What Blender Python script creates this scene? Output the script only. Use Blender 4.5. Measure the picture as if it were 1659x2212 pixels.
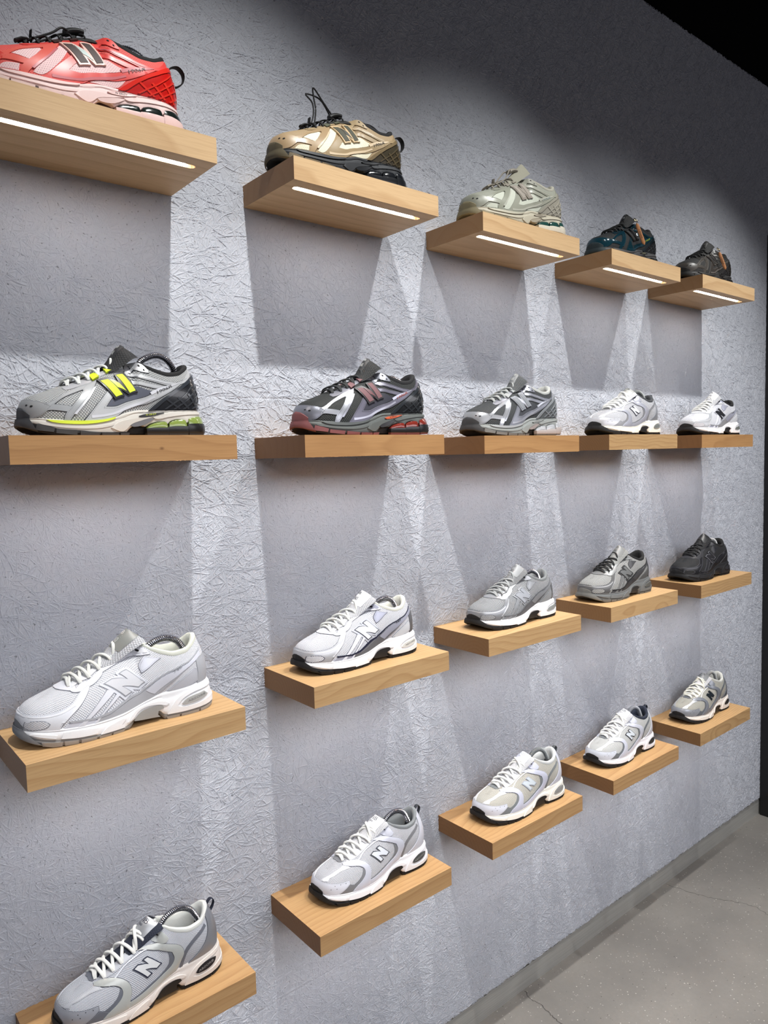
import bpy, math, random
import numpy as np
from mathutils import Vector, Matrix
from mathutils.geometry import delaunay_2d_cdt

for o in list(bpy.data.objects): bpy.data.objects.remove(o, do_unlink=True)
SC = bpy.context.scene
COL = SC.collection
random.seed(7)

# ------------------------------------------------------------------ camera, world, lights, exposure
EYE = 1.612                      # camera height above the floor
WALL = 1.3531                    # distance from the camera to the display wall
cam_data = bpy.data.cameras.new('camera'); cam = bpy.data.objects.new('camera', cam_data); COL.objects.link(cam)
cam_data.sensor_fit = 'VERTICAL'; cam_data.sensor_height = 24.0; cam_data.lens = 1573.3077 / 2212 * 24.0
cam_data.clip_start = 0.02; cam_data.clip_end = 50
r_ = Vector((0.76953397, -0.63807088, -0.02613475)); u_ = Vector((0.06886623, 0.04222974, 0.9967317)); f_ = Vector((0.63488181, 0.76881871, -0.07643876))
cam.matrix_world = Matrix(((r_.x, u_.x, -f_.x, 0), (r_.y, u_.y, -f_.y, 0), (r_.z, u_.z, -f_.z, EYE), (0, 0, 0, 1)))
SC.camera = cam

SC.view_settings.view_transform = 'Standard'; SC.view_settings.look = 'None'
SC.view_settings.gamma = 1.0; SC.view_settings.use_curve_mapping = False
SC.view_settings.exposure = -0.74

world = bpy.data.worlds.new('room_light'); SC.world = world; world.use_nodes = True
bg = world.node_tree.nodes['Background']; bg.inputs[0].default_value = (0.88, 0.86, 1.0, 1); bg.inputs[1].default_value = 0.165

def spot(x, dist, z, power, aim, color=(1, 1, .975), size=79, blend=1., rad=.020):
    d = bpy.data.lights.new('track_spotlight', 'SPOT'); d.energy = power; d.color = color
    d.spot_size = math.radians(size); d.spot_blend = blend; d.shadow_soft_size = rad
    o = bpy.data.objects.new('track_spotlight', d); COL.objects.link(o)
    o.location = (x, WALL - dist, EYE + z)
    o.rotation_euler = (Vector(aim) - o.location).to_track_quat('-Z', 'Y').to_euler()
    return o
for lx, pw in ((0.69, 250), (1.48, 200), (2.09, 85), (2.64, 200)):
    spot(lx, .90, 1.70, pw, (lx, WALL, EYE - 2.2))
FILL = bpy.data.lights.new('fill_light', 'AREA'); FILL.energy = 112; FILL.shape = 'RECTANGLE'; FILL.size = 4.5; FILL.size_y = 1.4; FILL.color = (.95, .95, 1)
ao = bpy.data.objects.new('fill_light', FILL); COL.objects.link(ao); ao.location = (1.4, -.9, 2.3); ao.rotation_euler = (math.radians(6), 0, 0)  # soft fill lamp added out of view to brighten the lower wall

# ------------------------------------------------------------------ helpers
def lin(c):
    return tuple(((v / 255) / 12.92 if v / 255 <= .04045 else ((v / 255 + .055) / 1.055) ** 2.4) for v in c)
_mats = {}
def mat(key, rgb, rough=.5, metal=0., spec=.5, coat=0., bump=0., bscale=900):
    """plain procedural surface: colour with a faint fine-grained variation"""
    k = (key, rgb, rough, metal, coat)
    if k in _mats: return _mats[k]
    m = bpy.data.materials.new(key); m.use_nodes = True; nt = m.node_tree; b = nt.nodes['Principled BSDF']
    c = lin(rgb)
    b.inputs['Roughness'].default_value = rough; b.inputs['Metallic'].default_value = metal
    b.inputs['Specular IOR Level'].default_value = spec; b.inputs['Coat Weight'].default_value = coat
    tc = nt.nodes.new('ShaderNodeTexCoord'); n = nt.nodes.new('ShaderNodeTexNoise'); n.inputs['Scale'].default_value = bscale
    nt.links.new(tc.outputs['Object'], n.inputs['Vector'])
    mx = nt.nodes.new('ShaderNodeMix'); mx.data_type = 'RGBA'; mx.inputs['A'].default_value = (*[v * .93 for v in c], 1); mx.inputs['B'].default_value = (*[min(1, v * 1.05) for v in c], 1)
    nt.links.new(n.outputs['Fac'], mx.inputs['Factor']); nt.links.new(mx.outputs['Result'], b.inputs['Base Color'])
    if bump:
        bn = nt.nodes.new('ShaderNodeBump'); bn.inputs['Strength'].default_value = bump; bn.inputs['Distance'].default_value = .0006
        nt.links.new(n.outputs['Fac'], bn.inputs['Height']); nt.links.new(bn.outputs['Normal'], b.inputs['Normal'])
    _mats[k] = m; return m

class NT:
    def __init__(s, m): s.t = m.node_tree; s.n = s.t.nodes; s.l = s.t.links
    def new(s, kind, **kw):
        n = s.n.new(kind)
        for k, v in kw.items(): setattr(n, k, v)
        return n
    def math(s, op, a, b=None, c=None, clamp=False):
        n = s.new('ShaderNodeMath', operation=op, use_clamp=clamp)
        for i, v in enumerate((a, b, c)):
            if v is None: continue
            if isinstance(v, (int, float)): n.inputs[i].default_value = v
            else: s.l.new(v, n.inputs[i])
        return n.outputs[0]
    def mix(s, f, a, b):
        n = s.new('ShaderNodeMix', data_type='RGBA')
        for k, v in (('Factor', f), ('A', a), ('B', b)):
            if isinstance(v, (int, float)): n.inputs[k].default_value = v
            elif isinstance(v, tuple): n.inputs[k].default_value = (*v[:3], 1)
            else: s.l.new(v, n.inputs[k])
        return n.outputs['Result']
    def ramp(s, f, stops):
        n = s.new('ShaderNodeValToRGB'); e = n.color_ramp.elements
        e[0].position, e[0].color = stops[0][0], (*stops[0][1], 1); e[1].position, e[1].color = stops[-1][0], (*stops[-1][1], 1)
        for p, c in stops[1:-1]:
            q = e.new(p); q.color = (*c, 1)
        s.l.new(f, n.inputs[0]); return n.outputs[0]

def net_mat(key, base_rgb, hole_rgb, pu=3.2, pv=2.4, hole=.30, rough=.7, metal=0.):
    """open sports mesh: staggered rows of small holes in millimetre UVs"""
    k = ('net', key, base_rgb, hole_rgb, pu, pv, hole)
    if k in _mats: return _mats[k]
    m = bpy.data.materials.new(key); m.use_nodes = True; t = NT(m); b = t.n['Principled BSDF']
    uv = t.new('ShaderNodeUVMap'); uv.uv_map = 'weave'; sp = t.new('ShaderNodeSeparateXYZ'); t.l.new(uv.outputs[0], sp.inputs[0])
    def cell(off):
        a = t.math('SUBTRACT', t.math('FRACT', t.math('ADD', t.math('DIVIDE', sp.outputs[0], pu), off)), .5)
        c = t.math('SUBTRACT', t.math('FRACT', t.math('ADD', t.math('DIVIDE', sp.outputs[1], pv * 2), off)), .5)
        a = t.math('MULTIPLY', a, 1.0); c = t.math('MULTIPLY', c, 2 * pv / pu * 1.15)
        return t.math('SQRT', t.math('ADD', t.math('MULTIPLY', a, a), t.math('MULTIPLY', c, c)))
    d = t.math('MINIMUM', cell(0.), cell(.5))
    f = t.math('SMOOTH_MIN', t.math('DIVIDE', d, hole), 1.5, .1)
    f = t.math('MULTIPLY', t.math('SUBTRACT', f, .75, clamp=True), 3.0, clamp=True)
    t.l.new(t.mix(f, lin(hole_rgb), lin(base_rgb)), b.inputs['Base Color'])
    b.inputs['Roughness'].default_value = rough; b.inputs['Metallic'].default_value = metal
    bn = t.new('ShaderNodeBump'); bn.inputs['Strength'].default_value = .7; bn.inputs['Distance'].default_value = .0009
    t.l.new(f, bn.inputs['Height']); t.l.new(bn.outputs[0], b.inputs['Normal'])
    _mats[k] = m; return m

def tag(o, label=None, cat=None, group=None, kind=None):
    if label: o['label'] = label
    if cat: o['category'] = cat
    if group: o['group'] = group
    if kind: o['kind'] = kind
    return o
def mesh_obj(name, verts, faces, material, parent=None, smooth=True, uv=None, scale=1.):
    me = bpy.data.meshes.new(name)
    me.from_pydata([tuple(float(c) * scale for c in v) for v in verts], [], [tuple(int(i) for i in f) for f in faces])
    if material: me.materials.append(material)
    if uv is not None:
        l = me.uv_layers.new(name='weave'); idx = np.zeros(len(me.loops), int); me.loops.foreach_get('vertex_index', idx)
        l.data.foreach_set('uv', np.asarray(uv, float)[idx].ravel())
    if smooth:
        me.polygons.foreach_set('use_smooth', [True] * len(me.polygons))
        try: me.set_sharp_from_angle(angle=math.radians(38))
        except Exception: pass
    me.update()
    o = bpy.data.objects.new(name, me); COL.objects.link(o)
    if parent: o.parent = parent
    return o
def box_obj(name, lo, hi, material, parent=None, bevel=0.):
    x0, y0, z0 = lo; x1, y1, z1 = hi
    v = [(x0, y0, z0), (x1, y0, z0), (x1, y1, z0), (x0, y1, z0), (x0, y0, z1), (x1, y0, z1), (x1, y1, z1), (x0, y1, z1)]
    f = [(3, 2, 1, 0), (4, 5, 6, 7), (0, 1, 5, 4), (1, 2, 6, 5), (2, 3, 7, 6), (3, 0, 4, 7)]
    o = mesh_obj(name, v, f, material, parent, smooth=False)
    if bevel:
        b = o.modifiers.new('bevel', 'BEVEL'); b.width = bevel; b.segments = 2
    return o
# ------------------------------------------------------------------ the room
def wall_material():
    m = bpy.data.materials.new('embossed_straw_plaster'); m.use_nodes = True; t = NT(m); b = t.n['Principled BSDF']
    tc = t.new('ShaderNodeTexCoord'); mp = t.new('ShaderNodeMapping'); t.l.new(tc.outputs['Object'], mp.inputs[0])
    mp.inputs['Rotation'].default_value = (math.radians(90), 0, 0)            # work in the plane of the wall
    fine = t.new('ShaderNodeTexNoise'); fine.inputs['Scale'].default_value = 210; fine.inputs['Detail'].default_value = 4; t.l.new(mp.outputs[0], fine.inputs['Vector'])
    mid = t.new('ShaderNodeTexNoise'); mid.inputs['Scale'].default_value = 60; mid.inputs['Detail'].default_value = 2; t.l.new(mp.outputs[0], mid.inputs['Vector'])
    hh = t.math('ADD', t.math('MULTIPLY', mid.outputs['Fac'], .9), t.math('MULTIPLY', fine.outputs['Fac'], .35))
    # pin holes where the straw leaves gaps
    ph = t.new('ShaderNodeTexVoronoi', voronoi_dimensions='2D'); ph.inputs['Scale'].default_value = 120
    pw = t.new('ShaderNodeVectorMath', operation='MULTIPLY_ADD'); t.l.new(mid.outputs['Color'], pw.inputs[0]); pw.inputs[1].default_value = (.02, .02, 0); t.l.new(mp.outputs[0], pw.inputs[2]); t.l.new(pw.outputs[0], ph.inputs['Vector'])
    pc = t.new('ShaderNodeSeparateColor'); t.l.new(ph.outputs['Color'], pc.inputs[0])
    pit = t.math('MULTIPLY', t.math('SUBTRACT', .13, ph.outputs['Distance'], clamp=True), 10, clamp=True)
    pit = t.math('MULTIPLY', pit, t.math('GREATER_THAN', pc.outputs[0], .80))
    # horizontal joints between the wallpaper drops
    sz = t.new('ShaderNodeSeparateXYZ'); t.l.new(tc.outputs['Object'], sz.inputs[0])
    seam = None
    for z in (EYE + .128, EYE + .797, EYE - .535, EYE - 1.203):
        e = t.math('SUBTRACT', 1.0, t.math('DIVIDE', t.math('ABSOLUTE', t.math('SUBTRACT', sz.outputs[2], z)), .0035), clamp=True)
        seam = e if seam is None else t.math('MAXIMUM', seam, e)
    hh = t.math('SUBTRACT', t.math('SUBTRACT', hh, t.math('MULTIPLY', pit, .8)), t.math('MULTIPLY', seam, .45))
    bn = t.new('ShaderNodeBump'); bn.inputs['Strength'].default_value = 1.0; bn.inputs['Distance'].default_value = .0012
    t.l.new(hh, bn.inputs['Height']); t.l.new(bn.outputs[0], b.inputs['Normal'])
    ns = t.new('ShaderNodeTexNoise'); ns.inputs['Scale'].default_value = 1.4; t.l.new(mp.outputs[0], ns.inputs['Vector'])
    base = t.mix(ns.outputs['Fac'], lin((189, 192, 201)), lin((199, 202, 209)))
    base = t.mix(t.math('MULTIPLY', pit, .6), base, lin((80, 80, 84)))  # shade inside the pin holes, painted into the plaster colour
    t.l.new(base, b.inputs['Base Color']); b.inputs['Roughness'].default_value = .7; b.inputs['Specular IOR Level'].default_value = .3
    return m
XR = 3.26
WTOP = EYE + 1.4515
WBOT = .077
PLASTER = wall_material()
wall = tag(box_obj('wall_back', (-2.2, WALL, WBOT), (XR, WALL + .15, WTOP), PLASTER), kind='structure')
def straw_relief(x0, x1, z0, z1, per_m2=17500):
    """raised plaster straws: short curved ribs criss-crossing all over the wall"""
    rg = np.random.default_rng(11); n = int((x1 - x0) * (z1 - z0) * per_m2)
    cx = rg.uniform(x0, x1, n); cz = rg.uniform(z0, z1, n)
    f = np.sin(cx * 5.1 + 1.3 * np.sin(cz * 3.7)) + np.sin(cz * 6.3 + 1.7 * np.cos(cx * 2.9))           # smoother and rougher patches
    keep = rg.uniform(0, 1, n) < .78 + .13 * f; cx, cz = cx[keep], cz[keep]; n = len(cx)
    th = rg.uniform(0, 2 * math.pi, n) + .8 * np.sin(cx * 7) * np.cos(cz * 6)
    L = rg.uniform(.02, .088, n); kap = rg.normal(0, 17, n); w = rg.uniform(.0012, .0021, n); h = rg.uniform(.0006, .0018, n)
    m = 7; u = np.linspace(-.5, .5, m)[None] * L[:, None]; a = th[:, None] + kap[:, None] * u
    du = (L / (m - 1))[:, None]
    px = np.cumsum(np.cos(a) * du, 1); pz = np.cumsum(np.sin(a) * du, 1)
    px += cx[:, None] - px.mean(1, keepdims=True); pz += cz[:, None] - pz.mean(1, keepdims=True)
    nx, nz = -np.sin(a), np.cos(a); tp = np.sqrt(np.clip(1 - (np.linspace(-1, 1, m) ** 2) ** 3, 0, 1))[None] * .9 + .1
    V = np.zeros((n, m, 3, 3))
    for j, (s, hh) in enumerate(((-1, -.15), (0, 1.), (1, -.15))):
        V[:, :, j, 0] = px + nx * s * w[:, None] * tp; V[:, :, j, 2] = pz + nz * s * w[:, None] * tp
        V[:, :, j, 1] = WALL - hh * h[:, None] * tp
    V[..., 2] = np.clip(V[..., 2], z0 - .003, z1 + .0035); V[..., 0] = np.clip(V[..., 0], x0, x1)
    base_ = np.arange(n)[:, None, None] * (m * 3); i = np.arange(m - 1)[None, :, None]; j = np.arange(2)[None, None, :]
    q = base_ + i * 3 + j; F = np.stack([q, q + 3, q + 4, q + 1], -1).reshape(-1, 4)
    me = bpy.data.meshes.new('straw_relief'); nv, nf = n * m * 3, len(F)
    me.vertices.add(nv); me.vertices.foreach_set('co', V.ravel()); me.loops.add(nf * 4); me.loops.foreach_set('vertex_index', F.ravel().astype(np.int32))
    me.polygons.add(nf); me.polygons.foreach_set('loop_start', np.arange(0, nf * 4, 4, dtype=np.int32)); me.polygons.foreach_set('use_smooth', np.ones(nf, bool))
    me.update(calc_edges=True); me.materials.append(PLASTER)
    o = bpy.data.objects.new('straw_relief', me); COL.objects.link(o); o.parent = wall; o['kind'] = 'stuff'
straw_relief(-.3, XR, WBOT, WTOP)
black = mat('matt_black_paint', (13, 13, 14), .9, spec=.1)
tag(box_obj('wall_upper', (-2.2, WALL + .004, WTOP), (6, WALL + .15, 3.6), black), kind='structure')  # black upper wall above the straw plaster
tag(box_obj('wall_right', (XR, WALL - .02, 0), (6, WALL + .15, WTOP), black), kind='structure')
tag(box_obj('ceiling', (-2.2, -2.2, 3.6), (6, WALL + .15, 3.7), black), kind='structure')

def floor_material():
    m = bpy.data.materials.new('polished_concrete'); m.use_nodes = True; t = NT(m); b = t.n['Principled BSDF']
    tc = t.new('ShaderNodeTexCoord')
    def noise(s, d=4, r=.6):
        n = t.new('ShaderNodeTexNoise'); n.inputs['Scale'].default_value = s; n.inputs['Detail'].default_value = d; n.inputs['Roughness'].default_value = r
        t.l.new(tc.outputs['Object'], n.inputs['Vector']); return n.outputs['Fac']
    base = t.ramp(noise(2.6, 6), [(.3, lin((108, 105, 101))), (.7, lin((136, 132, 126)))])
    base = t.mix(t.math('MULTIPLY', noise(90, 3), .5), base, lin((108, 104, 100)))
    v = t.new('ShaderNodeTexVoronoi'); v.inputs['Scale'].default_value = 150; t.l.new(tc.outputs['Object'], v.inputs['Vector'])
    sc = t.new('ShaderNodeSeparateColor'); t.l.new(v.outputs['Color'], sc.inputs[0])
    sp = t.math('MULTIPLY', t.math('LESS_THAN', v.outputs['Distance'], .26), t.math('GREATER_THAN', sc.outputs[0], .80))
    base = t.mix(sp, base, t.mix(sc.outputs[1], lin((70, 66, 62)), lin((190, 184, 176))))
    t.l.new(base, b.inputs['Base Color']); b.inputs['Roughness'].default_value = .48
    return m
floor = tag(box_obj('floor', (-2.2, -2.2, -.1), (6, WALL + .15, 0), floor_material()), kind='structure')
steel = bpy.data.materials.new('brushed_steel'); steel.use_nodes = True
_t = NT(steel); _b = _t.n['Principled BSDF']; _tc = _t.new('ShaderNodeTexCoord'); _mp = _t.new('ShaderNodeMapping'); _mp.inputs['Scale'].default_value = (3, 400, 400)
_n = _t.new('ShaderNodeTexNoise'); _n.inputs['Scale'].default_value = 2; _t.l.new(_tc.outputs['Object'], _mp.inputs[0]); _t.l.new(_mp.outputs[0], _n.inputs['Vector'])
_t.l.new(_t.ramp(_n.outputs['Fac'], [(.3, lin((158, 157, 152))), (.7, lin((178, 177, 172)))]), _b.inputs['Base Color']); _b.inputs['Metallic'].default_value = .1; _b.inputs['Roughness'].default_value = .42
tag(box_obj('baseboard_back', (-2.2, WALL + .004, 0), (XR, WALL + .1, WBOT), steel), kind='structure')
def crack(pts, w):
    random.seed(len(pts)); P = []
    for (a, b) in zip(pts[:-1], pts[1:]):
        for k in range(6):
            f = k / 6; P.append((a[0] + (b[0] - a[0]) * f + random.uniform(-.004, .004), a[1] + (b[1] - a[1]) * f + random.uniform(-.003, .003)))
    P.append(pts[-1]); V = []; F = []
    for i, p in enumerate(P):
        q = P[min(i + 1, len(P) - 1)]; o = P[max(i - 1, 0)]; dx, dy = q[0] - o[0], q[1] - o[1]; l = math.hypot(dx, dy) or 1; ww = w * random.uniform(.5, 1.1)
        V += [(p[0] - dy / l * ww, p[1] + dx / l * ww, .0004), (p[0] + dy / l * ww, p[1] - dx / l * ww, .0004)]
        if i: F.append((2 * i - 2, 2 * i, 2 * i + 1, 2 * i - 1))
    mesh_obj('hairline_crack', V, F, mat('crack_shadowless_grey', (58, 55, 53), .9), floor, smooth=False)
crack([(1.615, WALL), (1.604, 1.318), (1.605, 1.273), (1.597, 1.237), (1.591, 1.203), (1.592, 1.16), (1.57, 1.08)], .0012)
crack([(2.43, WALL), (2.447, 1.263), (2.467, 1.21), (2.483, 1.179), (2.509, 1.139), (2.524, 1.108), (2.532, 1.068), (2.517, 1.027), (2.50, .9)], .001)
# black fixture standing against the wall at the far right edge
pn = box_obj('display_panel', (3.208, WALL - .30, 0), (3.257, WALL - .002, EYE + .87), mat('black_panel', (16, 16, 18), .5), bevel=.003)
tag(pn, 'tall black panel standing against the wall at the far right edge', 'panel')

# ------------------------------------------------------------------ shelves
def wood_material(i, light, dark, ringw):
    m = bpy.data.materials.new('oiled_pine_%s' % 'abcdefgh'[i]); m.use_nodes = True; t = NT(m); b = t.n['Principled BSDF']
    tc = t.new('ShaderNodeTexCoord'); oi = t.new('ShaderNodeObjectInfo')
    sp = t.new('ShaderNodeSeparateXYZ'); t.l.new(tc.outputs['Object'], sp.inputs[0])
    ls = t.new('ShaderNodeSeparateXYZ'); t.l.new(oi.outputs['Location'], ls.inputs[0]); rnd = t.math('FRACT', t.math('MULTIPLY_ADD', ls.outputs[0], 7.31, t.math('MULTIPLY', ls.outputs[2], 11.7)))
    wn = t.new('ShaderNodeTexNoise'); wn.inputs['Scale'].default_value = 1.0; wn.inputs['Detail'].default_value = 2
    mp = t.new('ShaderNodeCombineXYZ'); t.l.new(t.math('MULTIPLY_ADD', sp.outputs[0], 3.2, t.math('MULTIPLY', rnd, 50)), mp.inputs[0]); t.l.new(t.math('MULTIPLY', sp.outputs[1], 6), mp.inputs[1]); t.l.new(t.math('MULTIPLY', sp.outputs[2], 6), mp.inputs[2])
    t.l.new(mp.outputs[0], wn.inputs['Vector'])
    w = t.math('MULTIPLY', t.math('SUBTRACT', wn.outputs['Fac'], .5), .07)
    yc = t.math('ADD', t.math('ADD', sp.outputs[1], t.math('MULTIPLY_ADD', rnd, .12, .02)), w)
    zc = t.math('ADD', t.math('ADD', sp.outputs[2], t.math('MULTIPLY_ADD', t.math('FRACT', t.math('MULTIPLY', rnd, 7.3)), .10, .03)), t.math('MULTIPLY', sp.outputs[0], .05))
    r = t.math('SQRT', t.math('ADD', t.math('MULTIPLY', yc, yc), t.math('MULTIPLY', zc, zc)))
    fr = t.math('FRACT', t.math('DIVIDE', r, ringw))
    ring = t.math('POWER', fr, 3.0)
    ring = t.math('MULTIPLY', ring, t.math('SUBTRACT', 1.0, t.math('MULTIPLY', t.math('SUBTRACT', fr, .93, clamp=True), 14), clamp=True))
    fb = t.new('ShaderNodeTexNoise'); fb.inputs['Scale'].default_value = 1.0; fb.inputs['Detail'].default_value = 3
    mp2 = t.new('ShaderNodeVectorMath', operation='MULTIPLY'); t.l.new(tc.outputs['Object'], mp2.inputs[0]); mp2.inputs[1].default_value = (14, 420, 420); t.l.new(mp2.outputs[0], fb.inputs['Vector'])
    c = t.mix(t.math('MULTIPLY', ring, .62), light, dark)
    c = t.mix(t.math('MULTIPLY', t.math('SUBTRACT', fb.outputs['Fac'], .45, clamp=True), 1.1, clamp=True), c, tuple(v * .72 for v in dark))
    bl = t.new('ShaderNodeTexNoise'); bl.inputs['Scale'].default_value = 9; t.l.new(tc.outputs['Object'], bl.inputs['Vector'])
    c = t.mix(t.math('MULTIPLY', bl.outputs['Fac'], .35), c, tuple(v * .8 for v in light))
    # a small knot
    kx = t.math('SUBTRACT', sp.outputs[0], t.math('MULTIPLY_ADD', t.math('FRACT', t.math('MULTIPLY', rnd, 13.7)), .3, .03)); kz = t.math('MULTIPLY', t.math('ADD', sp.outputs[2], .022), 1.6)
    kd = t.math('SQRT', t.math('ADD', t.math('MULTIPLY', kx, kx), t.math('MULTIPLY', kz, kz)))
    kn = t.math('MULTIPLY', t.math('SUBTRACT', .0055, kd, clamp=True), 150, clamp=True)
    kn = t.math('MULTIPLY', kn, t.math('GREATER_THAN', t.math('FRACT', t.math('MULTIPLY', rnd, 29.3)), .80))
    c = t.mix(kn, c, lin((96, 60, 34)))
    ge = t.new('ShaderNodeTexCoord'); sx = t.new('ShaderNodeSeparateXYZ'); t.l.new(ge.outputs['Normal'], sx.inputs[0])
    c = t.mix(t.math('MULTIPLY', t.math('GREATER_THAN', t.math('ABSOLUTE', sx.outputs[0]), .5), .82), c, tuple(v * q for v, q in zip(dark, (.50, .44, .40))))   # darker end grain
    t.l.new(c, b.inputs['Base Color']); b.inputs['Roughness'].default_value = .5; b.inputs['Specular IOR Level'].default_value = .35
    bn = t.new('ShaderNodeBump'); bn.inputs['Strength'].default_value = .15; bn.inputs['Distance'].default_value = .0005; t.l.new(fb.outputs['Fac'], bn.inputs['Height']); t.l.new(bn.outputs[0], b.inputs['Normal'])
    return m
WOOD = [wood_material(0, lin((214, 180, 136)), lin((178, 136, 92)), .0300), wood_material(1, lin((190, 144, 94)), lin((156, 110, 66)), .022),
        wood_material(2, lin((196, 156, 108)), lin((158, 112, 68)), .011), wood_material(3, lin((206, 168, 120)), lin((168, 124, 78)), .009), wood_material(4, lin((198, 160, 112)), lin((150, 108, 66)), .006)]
GLOW = bpy.data.materials.new('led_diffuser'); GLOW.use_nodes = True
_b = GLOW.node_tree.nodes['Principled BSDF']; _b.inputs['Emission Color'].default_value = (.97, .98, 1, 1); _b.inputs['Emission Strength'].default_value = 70.0; _b.inputs['Base Color'].default_value = (.9, .9, .9, 1)
ALU = mat('aluminium_channel', (170, 150, 120), .4, .6)
SW, SD, ST = .368, .1907, .0426
def shelf(x, ztop, label, wood):
    root = bpy.data.objects.new('wall_shelf', None); COL.objects.link(root); root.location = (x, WALL, ztop)
    root.empty_display_size = .05
    tag(root, label, 'shelf', 'floating wooden shelves on the white wall')
    # board with a routed round-ended channel in its underside
    a0, a1, yc, hw = .021, .345, -.153, .0074
    slot = [(a0 + hw - hw * math.sin(t), yc + hw * math.cos(t)) for t in np.linspace(0, math.pi, 9)] + [(a1 - hw + hw * math.sin(t), yc - hw * math.cos(t)) for t in np.linspace(0, math.pi, 9)]
    outer = [(0, -SD), (SW, -SD), (SW, 0), (0, 0)]
    vs = [Vector(p) for p in outer + slot]; n = len(slot)
    ed = [(i, (i + 1) % 4) for i in range(4)] + [(4 + i, 4 + (i + 1) % n) for i in range(n)]
    ov, _, of, *_r = delaunay_2d_cdt(vs, ed, [], 0, 1e-6)
    V = [(p.x, p.y, -ST) for p in ov]; F = []
    for f in of:
        cx = sum(ov[i].x for i in f) / len(f); cy = sum(ov[i].y for i in f) / len(f)
        inside = abs(cy - yc) < hw * .98 and a0 + .0002 < cx < a1 - .0002 and math.hypot(max(a0 + hw - cx, 0, cx - a1 + hw), cy - yc) < hw * .99
        if not inside: F.append(tuple(reversed(f)))
    nb = len(V); V += [(x_, y_, 0) for x_, y_ in outer]
    for i in range(4): F.append((i, (i + 1) % 4, nb + (i + 1) % 4, nb + i))
    F.append((nb, nb + 1, nb + 2, nb + 3))
    ns = len(V); V += [(p[0], p[1], -ST + .010) for p in slot]
    for i in range(n): F.append((4 + i, ns + i, ns + (i + 1) % n, 4 + (i + 1) % n))
    F.append(tuple(ns + i for i in range(n)))
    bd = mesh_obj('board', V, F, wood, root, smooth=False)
    st = box_obj('light_strip', (.026, yc - .0044, -ST + .0028), (.328, yc + .0044, -ST + .0098), GLOW, root)
    return root
SX = [[.2431, .7665, 1.2755, 1.7902, 2.2958], [.2584, .7701, 1.269, 1.7759, 2.2975], [.253, .7717, 1.273, 1.7829, 2.3003], [.2518, .7662, 1.2754, 1.7932, 2.3022]]
SZ = [[.5474, .5557, .551, .5495, .5494], [.0443, .0441, .0416, .0435, .0423], [-.4467, -.4455, -.442, -.4447, -.4511], [-.9539, -.9532, -.9483, -.9538, -.9513]]
# ------------------------------------------------------------------ sneakers: the shape of the last and of the sole
# ---- last / sole geometry (millimetres; toe at x=0, heel at x=300, outer side at -y)
def pchip(xs,ys):
    xs=np.array(xs,float);ys=np.array(ys,float)
    h=np.diff(xs);d=np.diff(ys)/h
    m=np.zeros_like(xs)
    for i in range(1,len(xs)-1):
        if d[i-1]*d[i]>0:
            w1=2*h[i]+h[i-1];w2=h[i]+2*h[i-1]
            m[i]=(w1+w2)/(w1/d[i-1]+w2/d[i])
    m[0]=d[0];m[-1]=d[-1]
    def f(x):
        x=np.clip(np.asarray(x,float),xs[0],xs[-1])
        i=np.clip(np.searchsorted(xs,x,side='right')-1,0,len(xs)-2)
        t=(x-xs[i])/h[i]
        return (1+2*t)*(1-t)**2*ys[i]+t*(1-t)**2*h[i]*m[i]+t*t*(3-2*t)*ys[i+1]+t*t*(t-1)*h[i]*m[i+1]
    return f
S_=[0,.04,.08,.14,.22,.30,.40,.50,.60,.70,.80,.88,.93,.97,1.0]
LX=pchip(S_,[6,10,20,38,62,88,118,150,180,210,238,262,277,288,292])
LY=pchip(S_,[8,-12,-27,-38,-46,-49,-48,-43,-38,-36,-37,-35,-29,-17,0])
MX=pchip(S_,[6,9,18,36,62,88,118,150,180,210,238,262,277,288,292])
MY=pchip(S_,[8,22,34,42,46,46,41,35,31,31,34,33,28,17,0])
def base(s):
    a=np.abs(s); med=s<0
    return np.where(med,MX(a),LX(a)),np.where(med,MY(a),LY(a))
class Model: pass
def make(zj,ridge,rimz,rimy,rim_x=None):
    m=Model()
    m.zj=pchip(*zj)              # upper/sole junction height by x
    m.ridge=pchip(*ridge)        # ridge z by x
    sr=[0,.04,.08,.14,.22,.30,.40,.50,.57, .60,.66,.72,.78,.84,.90,.95,1.0]
    kx=[40,41,44,54,72,92,120,149,172, 184,198,215,233,250,264,274,278] if rim_x is None else rim_x
    m.KX=pchip(sr,kx)
    m.KY=pchip(sr,[6,6,6,6,5,4,3,1,0]+list(rimy))
    kz=[float(m.ridge(x)) for x in kx[:9]]+list(rimz)
    m.KZ=pchip(sr,kz)
    return m
def upper(m,s,t):
    s=np.asarray(s,float);t=np.asarray(t,float);s,t=np.broadcast_arrays(s,t)
    a=np.abs(s);bx,by=base(s)
    kx=m.KX(a);ky=np.where((s<0),np.where(a>.57,-m.KY(a),m.KY(a)),m.KY(a));kz=m.KZ(a)
    bz=m.zj(bx)
    th=np.clip(t,0,1)*np.pi/2
    fr=1-np.clip((a-.48)/.16,0,1); fr=fr*fr*(3-2*fr)
    gz=fr*np.sin(th)**.92+(1-fr)*np.clip(t,0,1)
    e=1.0-.22*np.clip((a-.15)/.3,0,1)+.25*np.clip((.16-a)/.1,0,1)
    g=fr*(1-np.cos(th))**e+(1-fr)*np.clip(t,0,1)**1.9
    x=bx+(kx-bx)*g;y=by+(ky-by)*g;z=bz+(kz-bz)*gz
    # slight outward belly low on the rear wall
    b=(1-fr)*2.5*np.sin(np.pi*np.clip(t,0,1))
    nx,ny=onorm(s)
    return np.stack([x+nx*b,y+ny*b,z],-1)
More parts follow.
